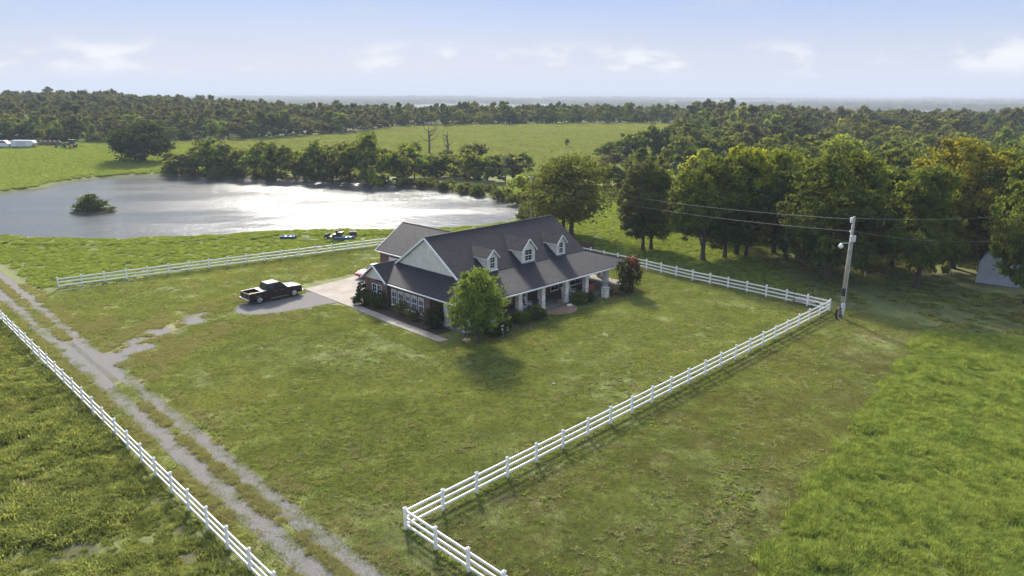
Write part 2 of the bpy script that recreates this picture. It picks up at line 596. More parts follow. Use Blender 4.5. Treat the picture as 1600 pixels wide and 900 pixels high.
plain('hay', (.10, .082, .058), .95, var=.35, scale=3)
plain('wood_brown', (.085, .048, .032), .85, var=.35, scale=4)
plain('wood_grey', (.20, .185, .17), .9, var=.3, scale=5)
plain('iron', (.035, .032, .03), .6, metal=.3)
plain('pole_wood', (.36, .31, .25), .9, var=.25, scale=2.5)
plain('box_grey', (.55, .56, .58), .45, var=.08)
plain('wire', (.33, .33, .34), .45, metal=.4)
plain('cable_black', (.02, .02, .022), .6)
plain('metal_shed', (.44, .47, .53), .5, metal=.15, var=.12, scale=1.2)
plain('rust', (.30, .16, .09), .85, var=.4, scale=3)
plain('rust_red', (.30, .085, .05), .8, var=.3)
plain('stone_grey', (.30, .285, .26), .95, var=.35, scale=3)
plain('chair_white', (.75, .75, .73), .5, var=.05)
plain('grill_steel', (.50, .51, .53), .35, metal=.7)
plain('pot_clay', (.30, .16, .10), .8)
plain('dry_tan', (.42, .30, .17), .9, var=.35, scale=8)
plain('white_flower', (.80, .80, .78), .7)
M = MATS


# ------------------------------------------------------------------ mesh building
class MB:
    def __init__(s): s.v = []; s.f = []; s.m = []

    def add(s, verts, faces, mi=0):
        b = len(s.v); s.v += [tuple(p) for p in verts]
        s.f += [tuple(b + i for i in f) for f in faces]; s.m += [mi] * len(faces)
        return s

    def box(s, c, d, mi=0, rz=0.0, taper=1.0):
        x, y, z = d[0] / 2, d[1] / 2, d[2] / 2
        ca, sa = math.cos(rz), math.sin(rz)
        vs_ = []
        for sz in (-1, 1):
            k = taper if sz > 0 else 1
            for sx_, sy_ in ((-1, -1), (1, -1), (1, 1), (-1, 1)):
                a, b = sx_ * x * k, sy_ * y * k
                vs_.append((c[0] + a * ca - b * sa, c[1] + a * sa + b * ca, c[2] + sz * z))
        return s.add(vs_, [(3, 2, 1, 0), (4, 5, 6, 7), (0, 1, 5, 4), (1, 2, 6, 5), (2, 3, 7, 6), (3, 0, 4, 7)], mi)

    def tube(s, pts, rad, n=8, mi=0, cap=True):
        rad = rad if hasattr(rad, '__len__') else [rad] * len(pts)
        pts = [Vector(p) for p in pts]; b = len(s.v)
        for i, p in enumerate(pts):
            a = pts[min(i + 1, len(pts) - 1)] - pts[max(i - 1, 0)]
            a.normalize()
            ref = Vector((0, 0, 1)) if abs(a.z) < .9 else Vector((1, 0, 0))
            e1 = a.cross(ref).normalized(); e2 = a.cross(e1)
            for k in range(n):
                w = 2 * PI * k / n
                s.v.append(tuple(p + (e1 * math.cos(w) + e2 * math.sin(w)) * rad[i]))
        for i in range(len(pts) - 1):
            for k in range(n):
                k2 = (k + 1) % n
                s.f.append((b + i * n + k, b + i * n + k2, b + (i + 1) * n + k2, b + (i + 1) * n + k)); s.m.append(mi)
        if cap:
            s.f.append(tuple(b + k for k in range(n))); s.m.append(mi)
            s.f.append(tuple(b + (len(pts) - 1) * n + k for k in reversed(range(n)))); s.m.append(mi)
        return s

    def slab(s, poly, th, mi=0):
        """roof panel: polygon of 3d points given thickness straight down"""
        n = len(poly)
        lo = [(p[0], p[1], p[2] - th) for p in poly]
        fs = [tuple(range(n)), tuple(range(2 * n - 1, n - 1, -1))]
        fs += [(i, n + i, n + (i + 1) % n, (i + 1) % n) for i in range(n)]
        return s.add(list(poly) + lo, fs, mi)

    def prism(s, poly2, axis, a, b, mi=0):
        """polygon in a plane swept along an axis ('x','y','z') from a to b"""
        n = len(poly2)
        def P3(p, k):
            return {'x': (k, p[0], p[1]), 'y': (p[0], k, p[1]), 'z': (p[0], p[1], k)}[axis]
        vs_ = [P3(p, a) for p in poly2] + [P3(p, b) for p in poly2]
        fs = [tuple(range(n)), tuple(range(2 * n - 1, n - 1, -1))] + [(i, n + i, n + (i + 1) % n, (i + 1) % n) for i in range(n)]
        return s.add(vs_, fs, mi)

    def lathe(s, c, prof, n=14, mi=0, axis='z'):
        b = len(s.v)
        for (r, z) in prof:
            for k in range(n):
                w = 2 * PI * k / n
                a, e = r * math.cos(w), r * math.sin(w)
                p = {'z': (a, e, z), 'y': (a, z, e), 'x': (z, a, e)}[axis]
                s.v.append((c[0] + p[0], c[1] + p[1], c[2] + p[2]))
        for i in range(len(prof) - 1):
            for k in range(n):
                k2 = (k + 1) % n
                s.f.append((b + i * n + k, b + i * n + k2, b + (i + 1) * n + k2, b + (i + 1) * n + k)); s.m.append(mi)
        s.f.append(tuple(b + k for k in reversed(range(n)))); s.m.append(mi)
        s.f.append(tuple(b + (len(prof) - 1) * n + k for k in range(n))); s.m.append(mi)
        return s

    def mesh(s, name, mats):
        me = bpy.data.meshes.new(name)
        me.from_pydata(s.v, [], s.f)
        for m in (mats if isinstance(mats, (list, tuple)) else [mats]): me.materials.append(M[m] if isinstance(m, str) else m)
        me.polygons.foreach_set('material_index', s.m)
        bm = bmesh.new(); bm.from_mesh(me); bmesh.ops.recalc_face_normals(bm, faces=bm.faces); bm.to_mesh(me); bm.free()
        return me

    def build(s, name, mats, parent=None, smooth=False, bevel=0.0):
        me = s.mesh(name, mats)
        if smooth: me.polygons.foreach_set('use_smooth', [True] * len(me.polygons))
        o = link(name, me, parent)
        if bevel:
            b = o.modifiers.new('bevel', 'BEVEL'); b.width = bevel; b.segments = 2; b.limit_method = 'ANGLE'
        return o


def link(name, data, parent=None):
    o = bpy.data.objects.new(name, data); COL.objects.link(o)
    if parent is not None: o.parent = parent
    return o


def thing(name, label, cat, loc=(0, 0, 0), rz=0.0, group=None):
    o = link(name, None); o.location = loc; o.rotation_euler = (0, 0, rz); o.empty_display_size = .3
    return tag(o, label, cat, group)


def tag(o, label, cat, group=None):
    o['label'] = label; o['category'] = cat
    if group: o['group'] = group
    return o


def structure(o): o['kind'] = 'structure'; return o


def dup(root, loc, rz, label=None, group=None, scale=None):
    def rec(o, par):
        c = o.copy(); COL.objects.link(c); c.parent = par
        for ch in o.children: rec(ch, c)
        return c
    c = rec(root, None); c.location = loc; c.rotation_euler = (0, 0, rz)
    if label: c['label'] = label
    if group: c['group'] = group
    if scale: c.scale = scale if hasattr(scale, '__len__') else (scale,) * 3
    return c


def np_mesh(name, verts, quads, mats, tint=None, tris=None):
    me = bpy.data.meshes.new(name)
    nv = len(verts); k = quads.shape[1]; nf = len(quads)
    me.vertices.add(nv); me.vertices.foreach_set('co', np.ascontiguousarray(verts, np.float32).ravel())
    me.loops.add(nf * k); me.loops.foreach_set('vertex_index', np.ascontiguousarray(quads, np.int32).ravel())
    me.polygons.add(nf); me.polygons.foreach_set('loop_start', np.arange(0, nf * k, k, dtype=np.int32))
    me.update(calc_edges=True)
    for m in (mats if isinstance(mats, (list, tuple)) else [mats]): me.materials.append(M[m])
    if tint is not None:
        a = me.attributes.new('tint', 'FLOAT', 'POINT'); a.data.foreach_set('value', np.ascontiguousarray(tint, np.float32))
    me.validate()
    return me

# ------------------------------------------------------------------ terrain
def in_poly(x, y, poly):
    ins = np.zeros(np.shape(x), bool); n = len(poly)
    for i in range(n):
        ax, ay = poly[i]; bx, by = poly[(i + 1) % n]
        ins ^= ((ay > y) != (by > y)) & (x < (bx - ax) * (y - ay) / (by - ay + 1e-12) + ax)
    return ins


TALL = [tuple(flat(*p)) for p in [(1446, 526), (1412, 572), (1340, 664), (1275, 757), (1218, 850), (1193, 910), (1180, 960), (2000, 960), (1900, 575), (1640, 534), (1545, 526)]]


def build_ground():
    ang = np.concatenate([np.arange(-52, 52.01, .22), np.arange(56, 304, 4)])
    ang = np.radians(ang)
    rad = np.concatenate([[.5, 5], 12 * 1.0122 ** np.arange(0, 632)])
    A, Rr = np.meshgrid(ang, rad)
    X = Rr * np.sin(A); Y = Rr * np.cos(A)
    nr, na = X.shape
    x = X.ravel(); y = Y.ravel()
    z = hgt(x, y)
    u, v = UV(x, y)
    # small unevenness of turf near the house
    z = z + np.where(np.hypot(x, y) < 300, (fbm(x * .12, y * .12, 41, 3) - .5) * .10, 0) * (1 - S(.05, .4, grav(u, v)))
    yard = (u > 36) & (u < 71) & (v > 44) & (v < 78)
    z = np.where(yard, np.minimum(z, 0.0) * .2 - .02, z)
    i = np.arange(nr - 1)[:, None] * na + np.arange(na)[None, :]
    j = np.arange(nr - 1)[:, None] * na + (np.arange(na)[None, :] + 1) % na
    q = np.stack([i, j, j + na, i + na], -1).reshape(-1, 4)[:, ::-1]
    me = np_mesh('ground', np.stack([x, y, z], 1), q, 'ground_cover')
    me.polygons.foreach_set('use_smooth', [True] * len(me.polygons))
    sd = np.full(x.shape, 99.0); m = (x > -190) & (x < 40) & (y > 80) & (y < 260); sd[m] = pond_sd(x[m], y[m])
    d = np.hypot(x, y)
    n = fbm(x * .11, y * .11, 51, 4)
    wood = S(18, 34, x - np.clip((y - 96) * .05, 0, 99)) * S(70, 88, y) * (1 - S(140, 200, y))
    dirt = np.maximum(wood * S(.4, .75, n) * .6 * (1 - S(96, 112, y)), np.where(u < 11, S(.55, .7, n) * .8 * (d < 130), 0))
    dirt = np.maximum(dirt, (1 - S(.6, 3.2, np.abs(sd + 1))) * .9)
    dirt = np.maximum(dirt, (1 - S(1.0, 2.6, np.hypot(u - 41.5, v - 45.9))) * .8)
    n2 = fbm(x * .5, y * .5, 57, 3)
    dirt = np.maximum(dirt, S(.66, .76, n2) * .7 * (1 - S(70, 120, d)))
    dry = np.where(d < 140, dryness(u, v), 0)
    dry = np.maximum(dry, .75 * S(.66, .78, fbm(x * .3, y * .3, 61, 3)) * (1 - S(60, 130, d)))
    lush = np.zeros_like(x)
    lush = np.maximum(lush, S(86, 96, v + (u - 20) * .1) * S(60, 45, u) * (1 - S(6, 3, sd)) * (d < 260))
    lush = np.maximum(lush, .7 * (1 - S(5, 11, np.hypot(u - 66, v - 42))))
    lush = np.maximum(lush, .6 * (1 - S(4, 9, np.hypot(u - 27, v - 60))))
    lush = np.maximum(lush, .6 * (1 - S(10, 30, np.hypot(x - 16, y - 108))))
    lush = np.maximum(lush, S(-90, -120, x) * S(150, 170, y) * (1 - S(250, 275, y)) * .8)
    brown = (1 - S(24.5, 27.5, v)) * (u > 16) * .9 + .45 * (1 - S(8, 22, np.hypot(u - 30, v - 42)))
    brown = np.maximum(brown, (1 - S(10.8, 12.0, u)) * .8)
    brown = np.maximum(brown, wood * .8)
    brown = np.maximum(brown, .35 * S(19, 21, u) * S(26, 28, v) * (1 - S(84, 90, v)))
    far = S(620, 1000, d)
    meadow = S(190, 235, y) * (1 - S(620, 900, d))
    za = np.stack([dirt, dry, lush, np.ones_like(x)], 1).astype(np.float32)
    tall = in_poly(x, y, TALL)
    brown = np.where(tall, 0, brown); lush = np.where(tall, 1.0, lush); za[:, 2] = lush
    zb = np.stack([np.clip(brown, 0, 1), far, meadow, np.ones_like(x)], 1).astype(np.float32)
    for nm, arr in (('zone', za), ('zone_b', zb)):
        a = me.attributes.new(nm, 'FLOAT_COLOR', 'POINT'); a.data.foreach_set('color', np.clip(arr, 0, 1).ravel())
    structure(link('ground', me))


build_ground()

# pond water: one sheet just inside the banks
def build_pond():
    c = POND.mean(0)
    pts = c + (POND - c) * 1.008
    mb = MB(); mb.add([(p[0], p[1], POND_Z) for p in pts], [tuple(range(len(pts)))])
    o = mb.build('pond_water', 'pond_water'); structure(o)
    for p in o.data.polygons:
        if p.normal.z < 0: p.flip()


build_pond()


def gravel_sheet(name, u0, u1, v0, v1, step, z):
    uu = np.arange(u0, u1 + step, step); vv = np.arange(v0, v1 + step, step)
    Ug, Vg = np.meshgrid(uu, vv)
    u = Ug.ravel(); v = Vg.ravel(); g = grav(u, v)
    x = (u - v) * r2; y = (u + v) * r2
    na = len(uu); nr = len(vv)
    i = np.arange(nr - 1)[:, None] * na + np.arange(na - 1)[None, :]
    q = np.stack([i, i + 1, i + na + 1, i + na], -1).reshape(-1, 4)
    keep = g[q].max(1) > .05
    zz = z + (fbm(x * .12, y * .12, 41, 3) - .5) * .10 * (1 - S(.05, .4, g))
    me = np_mesh(name, np.stack([x, y, zz], 1), q[keep], 'gravel')
    a = me.attributes.new('gravel', 'FLOAT', 'POINT'); a.data.foreach_set('value', g.astype(np.float32))
    structure(link(name, me))


gravel_sheet('gravel_road', 12.6, 17.2, 12, 118, .2, .012)
gravel_sheet('gravel_drive', 17.2, 39.6, 60, 78, .2, .016)


def flat_poly(name, uvs, z, th, mat, joints=None):
    mb = MB(); mb.slab([tuple(W(a, b, z)) for a, b in uvs], th)
    o = mb.build(name, mat, bevel=.01); structure(o)
    return o


conc = flat_poly('concrete_driveway', [(39.15, 63.6), (42.5, 63.6), (42.5, 64.8), (50.6, 64.8), (50.6, 76.3), (45.7, 74.2), (39.3, 73.6)], .05, .12, 'concrete')
walk = flat_poly('concrete_path', [(38.75, 48.3), (39.75, 48.0), (39.95, 57), (40.05, 63.59), (39.15, 63.59), (38.8, 57.0)], .045, .12, 'concrete')
bed = flat_poly('planting_bed', [(39.98, 50.0), (41.75, 50.0), (41.75, 63.5), (40.08, 63.5)], .03, .1, 'soil_bed')
bed2 = flat_poly('planting_bed', [(42.2, 44.6), (45.5, 45.0), (51.0, 45.6), (52.0, 47.7), (42.2, 47.7)], .03, .1, 'soil_bed')
bed3 = flat_poly('planting_bed', [(56.2, 46.1), (66.2, 44.6), (66.2, 47.7), (56.2, 47.7)], .03, .1, 'soil_bed')

# half-round brick patio at the foot of the porch steps, brick ring by brick ring
def build_patio():
    root = thing('brick_patio', 'half round reddish brick patio on the lawn before the porch entrance', 'patio', W(54.3, 47.72, 0), PI / 4)
    mb = MB(); pts = [(2.3 * math.cos(a), -2.3 * abs(math.sin(a)) * .98) for a in np.linspace(0, PI, 24)]
    mb.prism(pts, 'z', -.1, .035); mb.build('mortar_bed', 'concrete', root)
    brick = MB().box((0, 0, 0), (.40, .30, .05)).mesh('brick', 'patio_brick')
    rng = random.Random(4)
    for rr in (.3, .65, 1.0, 1.35, 1.7, 2.05):
        n = max(3, int(PI * rr / .43))
        for k in range(n):
            a = PI * (k + .5) / n
            o = link('brick', brick, root); o.location = (rr * math.cos(a), -rr * math.sin(a), .035 + rng.uniform(0, .012)); o.rotation_euler = (0, 0, PI / 2 - a)
            o.scale = (min(1.0, PI * rr / n / .42), 1, 1)


build_patio()

# ------------------------------------------------------------------ the house
HU, HV = 41.7, 47.9          # front left eave corner, house-local origin
house = thing('ranch_house', 'brick house with steep dark roof, three dormers and wraparound stone column porch', 'house', W(HU, HV, 0), PI / 4)


def hl(u, v, z): return (u - HU, v - HV, z)


def hbox(mb, u0, u1, v0, v1, z0, z1, mi=0):
    return mb.box(((u0 + u1) / 2 - HU, (v0 + v1) / 2 - HV, (z0 + z1) / 2), (u1 - u0, v1 - v0, z1 - z0), mi)


def hslab(poly, th=.14): return MB().slab([hl(*p) for p in poly], th)


EZ = 2.78
roof_parts = [
    ('main_roof', [(44.15, 51.7, 4.25), (63.85, 51.7, 4.25), (63.85, 56.9, 7.78), (44.15, 56.9, 7.78)]),
    ('rear_roof', [(63.85, 64.1, 2.9), (44.15, 64.1, 2.9), (44.15, 56.9, 7.78), (63.85, 56.9, 7.78)]),
    ('porch_roof', [(41.7, 47.9, EZ), (68.5, 47.9, EZ), (63.8, 51.85, 4.28), (44.2, 51.85, 4.28)]),
    ('side_roof', [(41.7, 47.9, EZ), (44.4, 51.85, 4.28 + .12), (44.4, 62.4, 4.40), (41.7, 62.4, EZ)]),
    ('end_roof', [(68.5, 47.9, EZ), (68.5, 64.0, EZ), (63.7, 62.0, 4.28), (63.7, 51.85, 4.28)]),
]
for nm, poly in roof_parts:
    hslab(poly).build(nm, 'roof_shingles', house)
# bump-out gable roof
hslab([(41.45, 60.25, 2.82), (46, 60.25, 2.82), (46, 62.46, 4.43), (41.45, 62.46, 4.43)]).build('gable_roof', 'roof_shingles', house)
hslab([(46, 64.75, 2.78), (41.45, 64.75, 2.78), (41.45, 62.46, 4.43), (46, 62.46, 4.43)]).build('gable_roof', 'roof_shingles', house)
# garage wing roof
hslab([(50.4, 74.95, 2.8), (50.4, 60.5, 2.8), (54.8, 58.9, 5.82), (54.8, 74.95, 5.82)]).build('wing_roof', 'roof_shingles', house)
hslab([(59.2, 60.5, 2.8), (59.2, 74.95, 2.8), (54.8, 74.95, 5.82), (54.8, 58.9, 5.82)]).build('wing_roof', 'roof_shingles', house)
# ridge caps
mb = MB(); mb.tube([hl(44.1, 56.9, 7.76), hl(63.9, 56.9, 7.76)], .07, 6)
mb.tube([hl(54.8, 60, 5.80), hl(54.8, 75.0, 5.80)], .06, 6); mb.tube([hl(41.4, 62.46, 4.41), hl(45, 62.46, 4.41)], .05, 6)
mb.tube([hl(41.75, 47.95, EZ), hl(44.2, 51.8, 4.27)], .06, 6); mb.tube([hl(68.45, 47.95, EZ), hl(63.8, 51.8, 4.27)], .06, 6)
mb.build('ridge_cap', 'roof_shingles', house)

# walls
WT = .22


def wall_u(name, u, v0, v1, z0, z1, mat='brick_wall', holes=()):
    """wall in a plane of constant u (outer face towards -u) with window holes (v0,v1,z0,z1)"""
    mb = MB()
    edges = sorted(holes)
    cur = v0
    for (a, b, c, d) in edges:
        if a > cur: hbox(mb, u, u + WT, cur, a, z0, z1)
        if c > z0: hbox(mb, u, u + WT, a, b, z0, c)
        if d < z1: hbox(mb, u, u + WT, a, b, d, z1)
        cur = b
    if cur < v1: hbox(mb, u, u + WT, cur, v1, z0, z1)
    return mb.build(name, mat, house)


def wall_v(name, v, u0, u1, z0, z1, mat='brick_wall', holes=()):
    mb = MB(); cur = u0
    for (a, b, c, d) in sorted(holes):
        if a > cur: hbox(mb, cur, a, v, v + WT, z0, z1)
        if c > z0: hbox(mb, a, b, v, v + WT, z0, c)
        if d < z1: hbox(mb, a, b, v, v + WT, d, z1)
        cur = b
    if cur < u1: hbox(mb, cur, u1, v, v + WT, z0, z1)
    return mb.build(name, mat, house)


def window(par, axis, k, a0, a1, z0, z1, cols=2, rows=2, blind=False, sill=True, fr=.06, loc=hl):
    """window facing -u (axis 'u') or -v; k the outer wall plane"""
    def bx(mb, p0, p1, a, b, c, d):
        if axis == 'u': q0, q1 = loc(k + p0, a, c), loc(k + p1, b, d)
        else: q0, q1 = loc(a, k + p0, c), loc(b, k + p1, d)
        return mb.box(tuple((q0[i] + q1[i]) / 2 for i in range(3)), tuple(abs(q1[i] - q0[i]) for i in range(3)))
    mb = MB()
    bx(mb, -.03, .09, a0, a0 + fr, z0, z1); bx(mb, -.03, .09, a1 - fr, a1, z0, z1)
    bx(mb, -.028, .088, a0 + fr, a1 - fr, z1 - fr, z1); bx(mb, -.028, .088, a0 + fr, a1 - fr, z0, z0 + fr)
    zm = (z0 + z1) / 2
    bx(mb, -.02, .08, a0 + fr, a1 - fr, zm - .035, zm + .035)
    w = mb.build('window', 'white_trim', par)
    for (c, d) in ((z0 + fr, zm - .035), (zm + .035, z1 - fr)):
        aw = (a1 - a0 - 2 * fr)
        for q in range(cols):
            g = .011
            lo = a0 + fr + aw * q / cols + (g if q else 0); hi = a0 + fr + aw * (q + 1) / cols - (g if q < cols - 1 else 0)
            for rr in range(rows):
                c0 = c + (d - c) * rr / rows + (g if rr else 0); c1_ = c + (d - c) * (rr + 1) / rows - (g if rr < rows - 1 else 0)
                m2 = MB(); bx(m2, .03, .045, lo, hi, c0, c1_); m2.build('pane', 'glass_pale' if blind else 'glass', w)
        mb2 = MB()
        for q in range(1, cols): bx(mb2, .015, .05, a0 + fr + aw * q / cols - .011, a0 + fr + aw * q / cols + .011, c, d)
        for rr in range(1, rows): bx(mb2, .012, .047, a0 + fr, a1 - fr, c + (d - c) * rr / rows - .011, c + (d - c) * rr / rows + .011)
        if mb2.v: mb2.build('muntin', 'white_trim', w)
    if blind:
        m3 = MB(); bx(m3, .02, .029, a0 + fr + .02, a1 - fr - .02, z1 - fr - .3, z1 - fr - .02); m3.build('blind', 'blind', w)
    if sill:
        m4 = MB(); bx(m4, -.09, .06, a0 - .06, a1 + .06, z0 - .07, z0); m4.build('sill', 'white_trim', w)
    return w


# side (sun room) wall with five windows
SW = [(59.2, 60.1), (58.0, 58.95), (56.85, 57.75), (55.75, 56.65), (54.65, 55.5)]
wall_u('side_wall', 42.1, 53.7, 60.4, 0, 2.75, holes=[(a, b, .45, 2.15) for a, b in SW])
for a, b in SW: window(house, 'u', 42.1, a, b, .45, 2.15, 2, 1, blind=True)
# bump-out wall with a paired window
wall_u('bump_wall', 41.75, 60.45, 64.5, 0, 2.78, holes=[(61.4, 63.15, .5, 2.28)])
window(house, 'u', 41.75, 61.4, 62.26, .5, 2.28, 2, 2); window(house, 'u', 41.75, 62.29, 63.15, .5, 2.28, 2, 2)
mb = MB(); mb.prism([(60.45 - HV, 2.781), (64.5 - HV, 2.781), (62.46 - HV, 4.25)], 'x', 41.76 - HU, 41.95 - HU); mb.build('gable_siding', 'siding', house)
for q_ in ((41.97, 42.1, 60.45, 60.67, 0, 2.76), (41.96, 46, 64.3, 64.5, 0, 2.78), (42.3, 43.8, 53.7, 53.92, 0, 2.75)):
    hbox(MB(), *q_).build('return_wall', 'brick_wall', house)
# front wall under the porch
FW = [(46.2, 47.4), (49.8, 51.0), (57.3, 58.7), (60.6, 62.6)]
wall_v('front_wall', 51.2, 44.0, 64.2, 0, 2.7, holes=[(a, b, .6, 2.3) for a, b in FW] + [(53.3, 55.4, .15, 2.4)])
for a, b in FW: window(house, 'v', 51.2, a, b, .6, 2.3, 2, 2)
mb = MB(); hbox(mb, 53.3, 53.5, 51.16, 51.35, .15, 2.4); hbox(mb, 55.2, 55.4, 51.16, 51.35, .15, 2.4); hbox(mb, 53.5, 55.2, 51.165, 51.345, 2.25, 2.4)
mb.build('door_frame', 'white_trim', house)
mb = MB(); hbox(mb, 53.5, 55.2, 51.24, 51.32, .15, 2.25); dr = mb.build('front_door', 'door_dark', house)
mb = MB(); hbox(mb, 53.75, 54.2, 51.225, 51.24, 1.2, 2.05); hbox(mb, 54.5, 54.95, 51.225, 51.24, 1.2, 2.05); mb.build('pane', 'glass', dr)
mb = MB(); hbox(mb, 54.28, 54.34, 51.17, 51.24, 1.05, 1.25); mb.build('handle', 'chrome', dr)
mb = MB(); hbox(mb, 43.8, 44.0, 51.2, 53.7, 0, 2.75); hbox(mb, 64.0, 64.2, 51.42, 61.8, 0, 2.75); hbox(mb, 44, 64.2, 63.6, 63.8, 0, 2.88); hbox(mb, 42.3, 46, 60.7, 60.9, 0, 2.7)
mb.build('rear_wall', 'brick_wall', house)
# upper gable walls
for u0, u1 in ((44.32, 44.5), (63.5, 63.68)):
    mb = MB(); mb.prism([(51.75 - HV, 4.12), (63.9 - HV, 2.95), (62.9 - HV, 3.5), (56.9 - HV, 7.58)], 'x', u0 - HU, u1 - HU); mb.build('gable_siding', 'siding', house)
# rake boards
def beam(mb, p, q, w, h):
    p = Vector(p); q = Vector(q); d = (q - p).normalized(); up = Vector((0, 0, 1))
    s = d.cross(up).normalized(); n = s.cross(d)
    vs_ = [tuple(e + s * a * w / 2 + n * b * h / 2) for e in (p, q) for a, b in ((-1, -1), (1, -1), (1, 1), (-1, 1))]
    mb.add(vs_, [(0, 1, 2, 3), (7, 6, 5, 4), (0, 4, 5, 1), (1, 5, 6, 2), (2, 6, 7, 3), (3, 7, 4, 0)])


mb = MB()
beam(mb, hl(44.12, 51.55, 4.06), hl(44.12, 56.9, 7.68), .09, .19); beam(mb, hl(44.12, 62.6, 3.83), hl(44.12, 56.9, 7.69), .092, .19)
mb.build('rake_board', 'white_trim', house)
mb = MB()
beam(mb, hl(41.42, 60.2, 2.72), hl(41.42, 62.46, 4.35), .09, .17); beam(mb, hl(41.42, 64.8, 2.68), hl(41.42, 62.46, 4.36), .092, .17)
mb.build('rake_board', 'white_trim', house)
mb = MB()
beam(mb, hl(50.3, 74.98, 2.68), hl(54.8, 74.98, 5.74), .08, .17); beam(mb, hl(59.3, 74.98, 2.68), hl(54.8, 74.98, 5.75), .082, .17)
mb.build('rake_board', 'white_trim', house)
# gutters along the eaves
for a, b in (((41.6, 47.84, 2.66), (68.6, 47.84, 2.66)), ((41.64, 47.95, 2.665), (41.64, 60.2, 2.665)), ((50.34, 64.5, 2.68), (50.34, 75.0, 2.68)), ((68.57, 47.95, 2.66), (68.57, 64, 2.66))):
    mb = MB(); beam(mb, hl(*a), hl(*b), .11, .10); mb.build('gutter', 'white_trim', house)
mb = MB(); mb.tube([hl(41.93, 60.32, 2.62), hl(41.93, 60.32, .15), hl(41.6, 60.32, .08)], .055, 8); mb.build('downspout', 'downspout', house)
mb = MB(); mb.tube([hl(41.82, 48.02, 2.6), hl(41.82, 48.02, .15), hl(41.5, 47.8, .08)], .05, 8); mb.build('downspout', 'downspout', house)

# porch: slab, beam, ceiling, columns
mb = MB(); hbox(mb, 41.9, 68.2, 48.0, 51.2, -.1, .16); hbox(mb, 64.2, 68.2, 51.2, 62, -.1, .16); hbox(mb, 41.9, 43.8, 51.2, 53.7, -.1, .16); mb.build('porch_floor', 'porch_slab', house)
mb = MB(); hbox(mb, 42.0, 68.3, 48.12, 48.4, 2.44, 2.64); hbox(mb, 67.95, 68.22, 48.4, 62, 2.44, 2.64); hbox(mb, 42.0, 42.25, 48.4, 53.7, 2.44, 2.64); mb.build('porch_beam', 'white_trim', house)
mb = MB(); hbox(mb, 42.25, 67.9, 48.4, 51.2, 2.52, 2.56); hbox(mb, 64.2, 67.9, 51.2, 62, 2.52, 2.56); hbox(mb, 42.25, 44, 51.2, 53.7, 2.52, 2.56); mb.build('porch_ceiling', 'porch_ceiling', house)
colm = MB(); colm.box((0, 0, 1.22), (.5, .5, 2.44)); colm.box((0, 0, .14), (.60, .60, .28)); colm.box((0, 0, 2.40), (.58, .58, .09))
colm = colm.mesh('porch_column', 'pale_stone')
for u, v in ((42.2, 48.3), (45.8, 48.32), (49.3, 48.32), (52.75, 48.32), (56.5, 48.32), (59.9, 48.32), (63.55, 48.32), (67.9, 48.32), (42.15, 51.0), (67.9, 52.5), (67.9, 57)):
    o = link('porch_column', colm, house); o.location = hl(u, v, .16)

# garage wing walls and doors
mb = MB(); hbox(mb, 50.75, 50.95, 64.4, 65.3, 0, 2.78); hbox(mb, 50.75, 50.95, 68.1, 70.0, 0, 2.78); hbox(mb, 50.75, 50.95, 72.9, 74.6, 0, 2.78); hbox(mb, 50.75, 50.95, 65.3, 68.1, 2.2, 2.78); hbox(mb, 50.75, 50.95, 70, 72.9, 2.2, 2.78)
hbox(mb, 50.95, 58.85, 74.4, 74.6, 0, 2.78); hbox(mb, 58.65, 58.85, 63.8, 74.4, 0, 2.78)
mb.prism([(50.9 - HU, 2.78), (58.7 - HU, 2.78), (54.8 - HU, 5.6)], 'y', 74.42 - HV, 74.58 - HV)
mb.build('wing_wall', 'brick_wall', house)
for a, b in ((65.3, 68.1), (70.0, 72.9)):
    mb = MB(); hbox(mb, 50.86, 50.92, a, b, .05, 2.2); gd = mb.build('garage_door', 'garage_door', house)
    for k in range(4):
        for q in range(3):
            w = (b - a) / 3
            m2 = MB(); hbox(m2, 50.845, 50.86, a + q * w + .1, a + (q + 1) * w - .1, .12 + k * .53, .53 + k * .53); m2.build('panel', 'garage_door', gd)


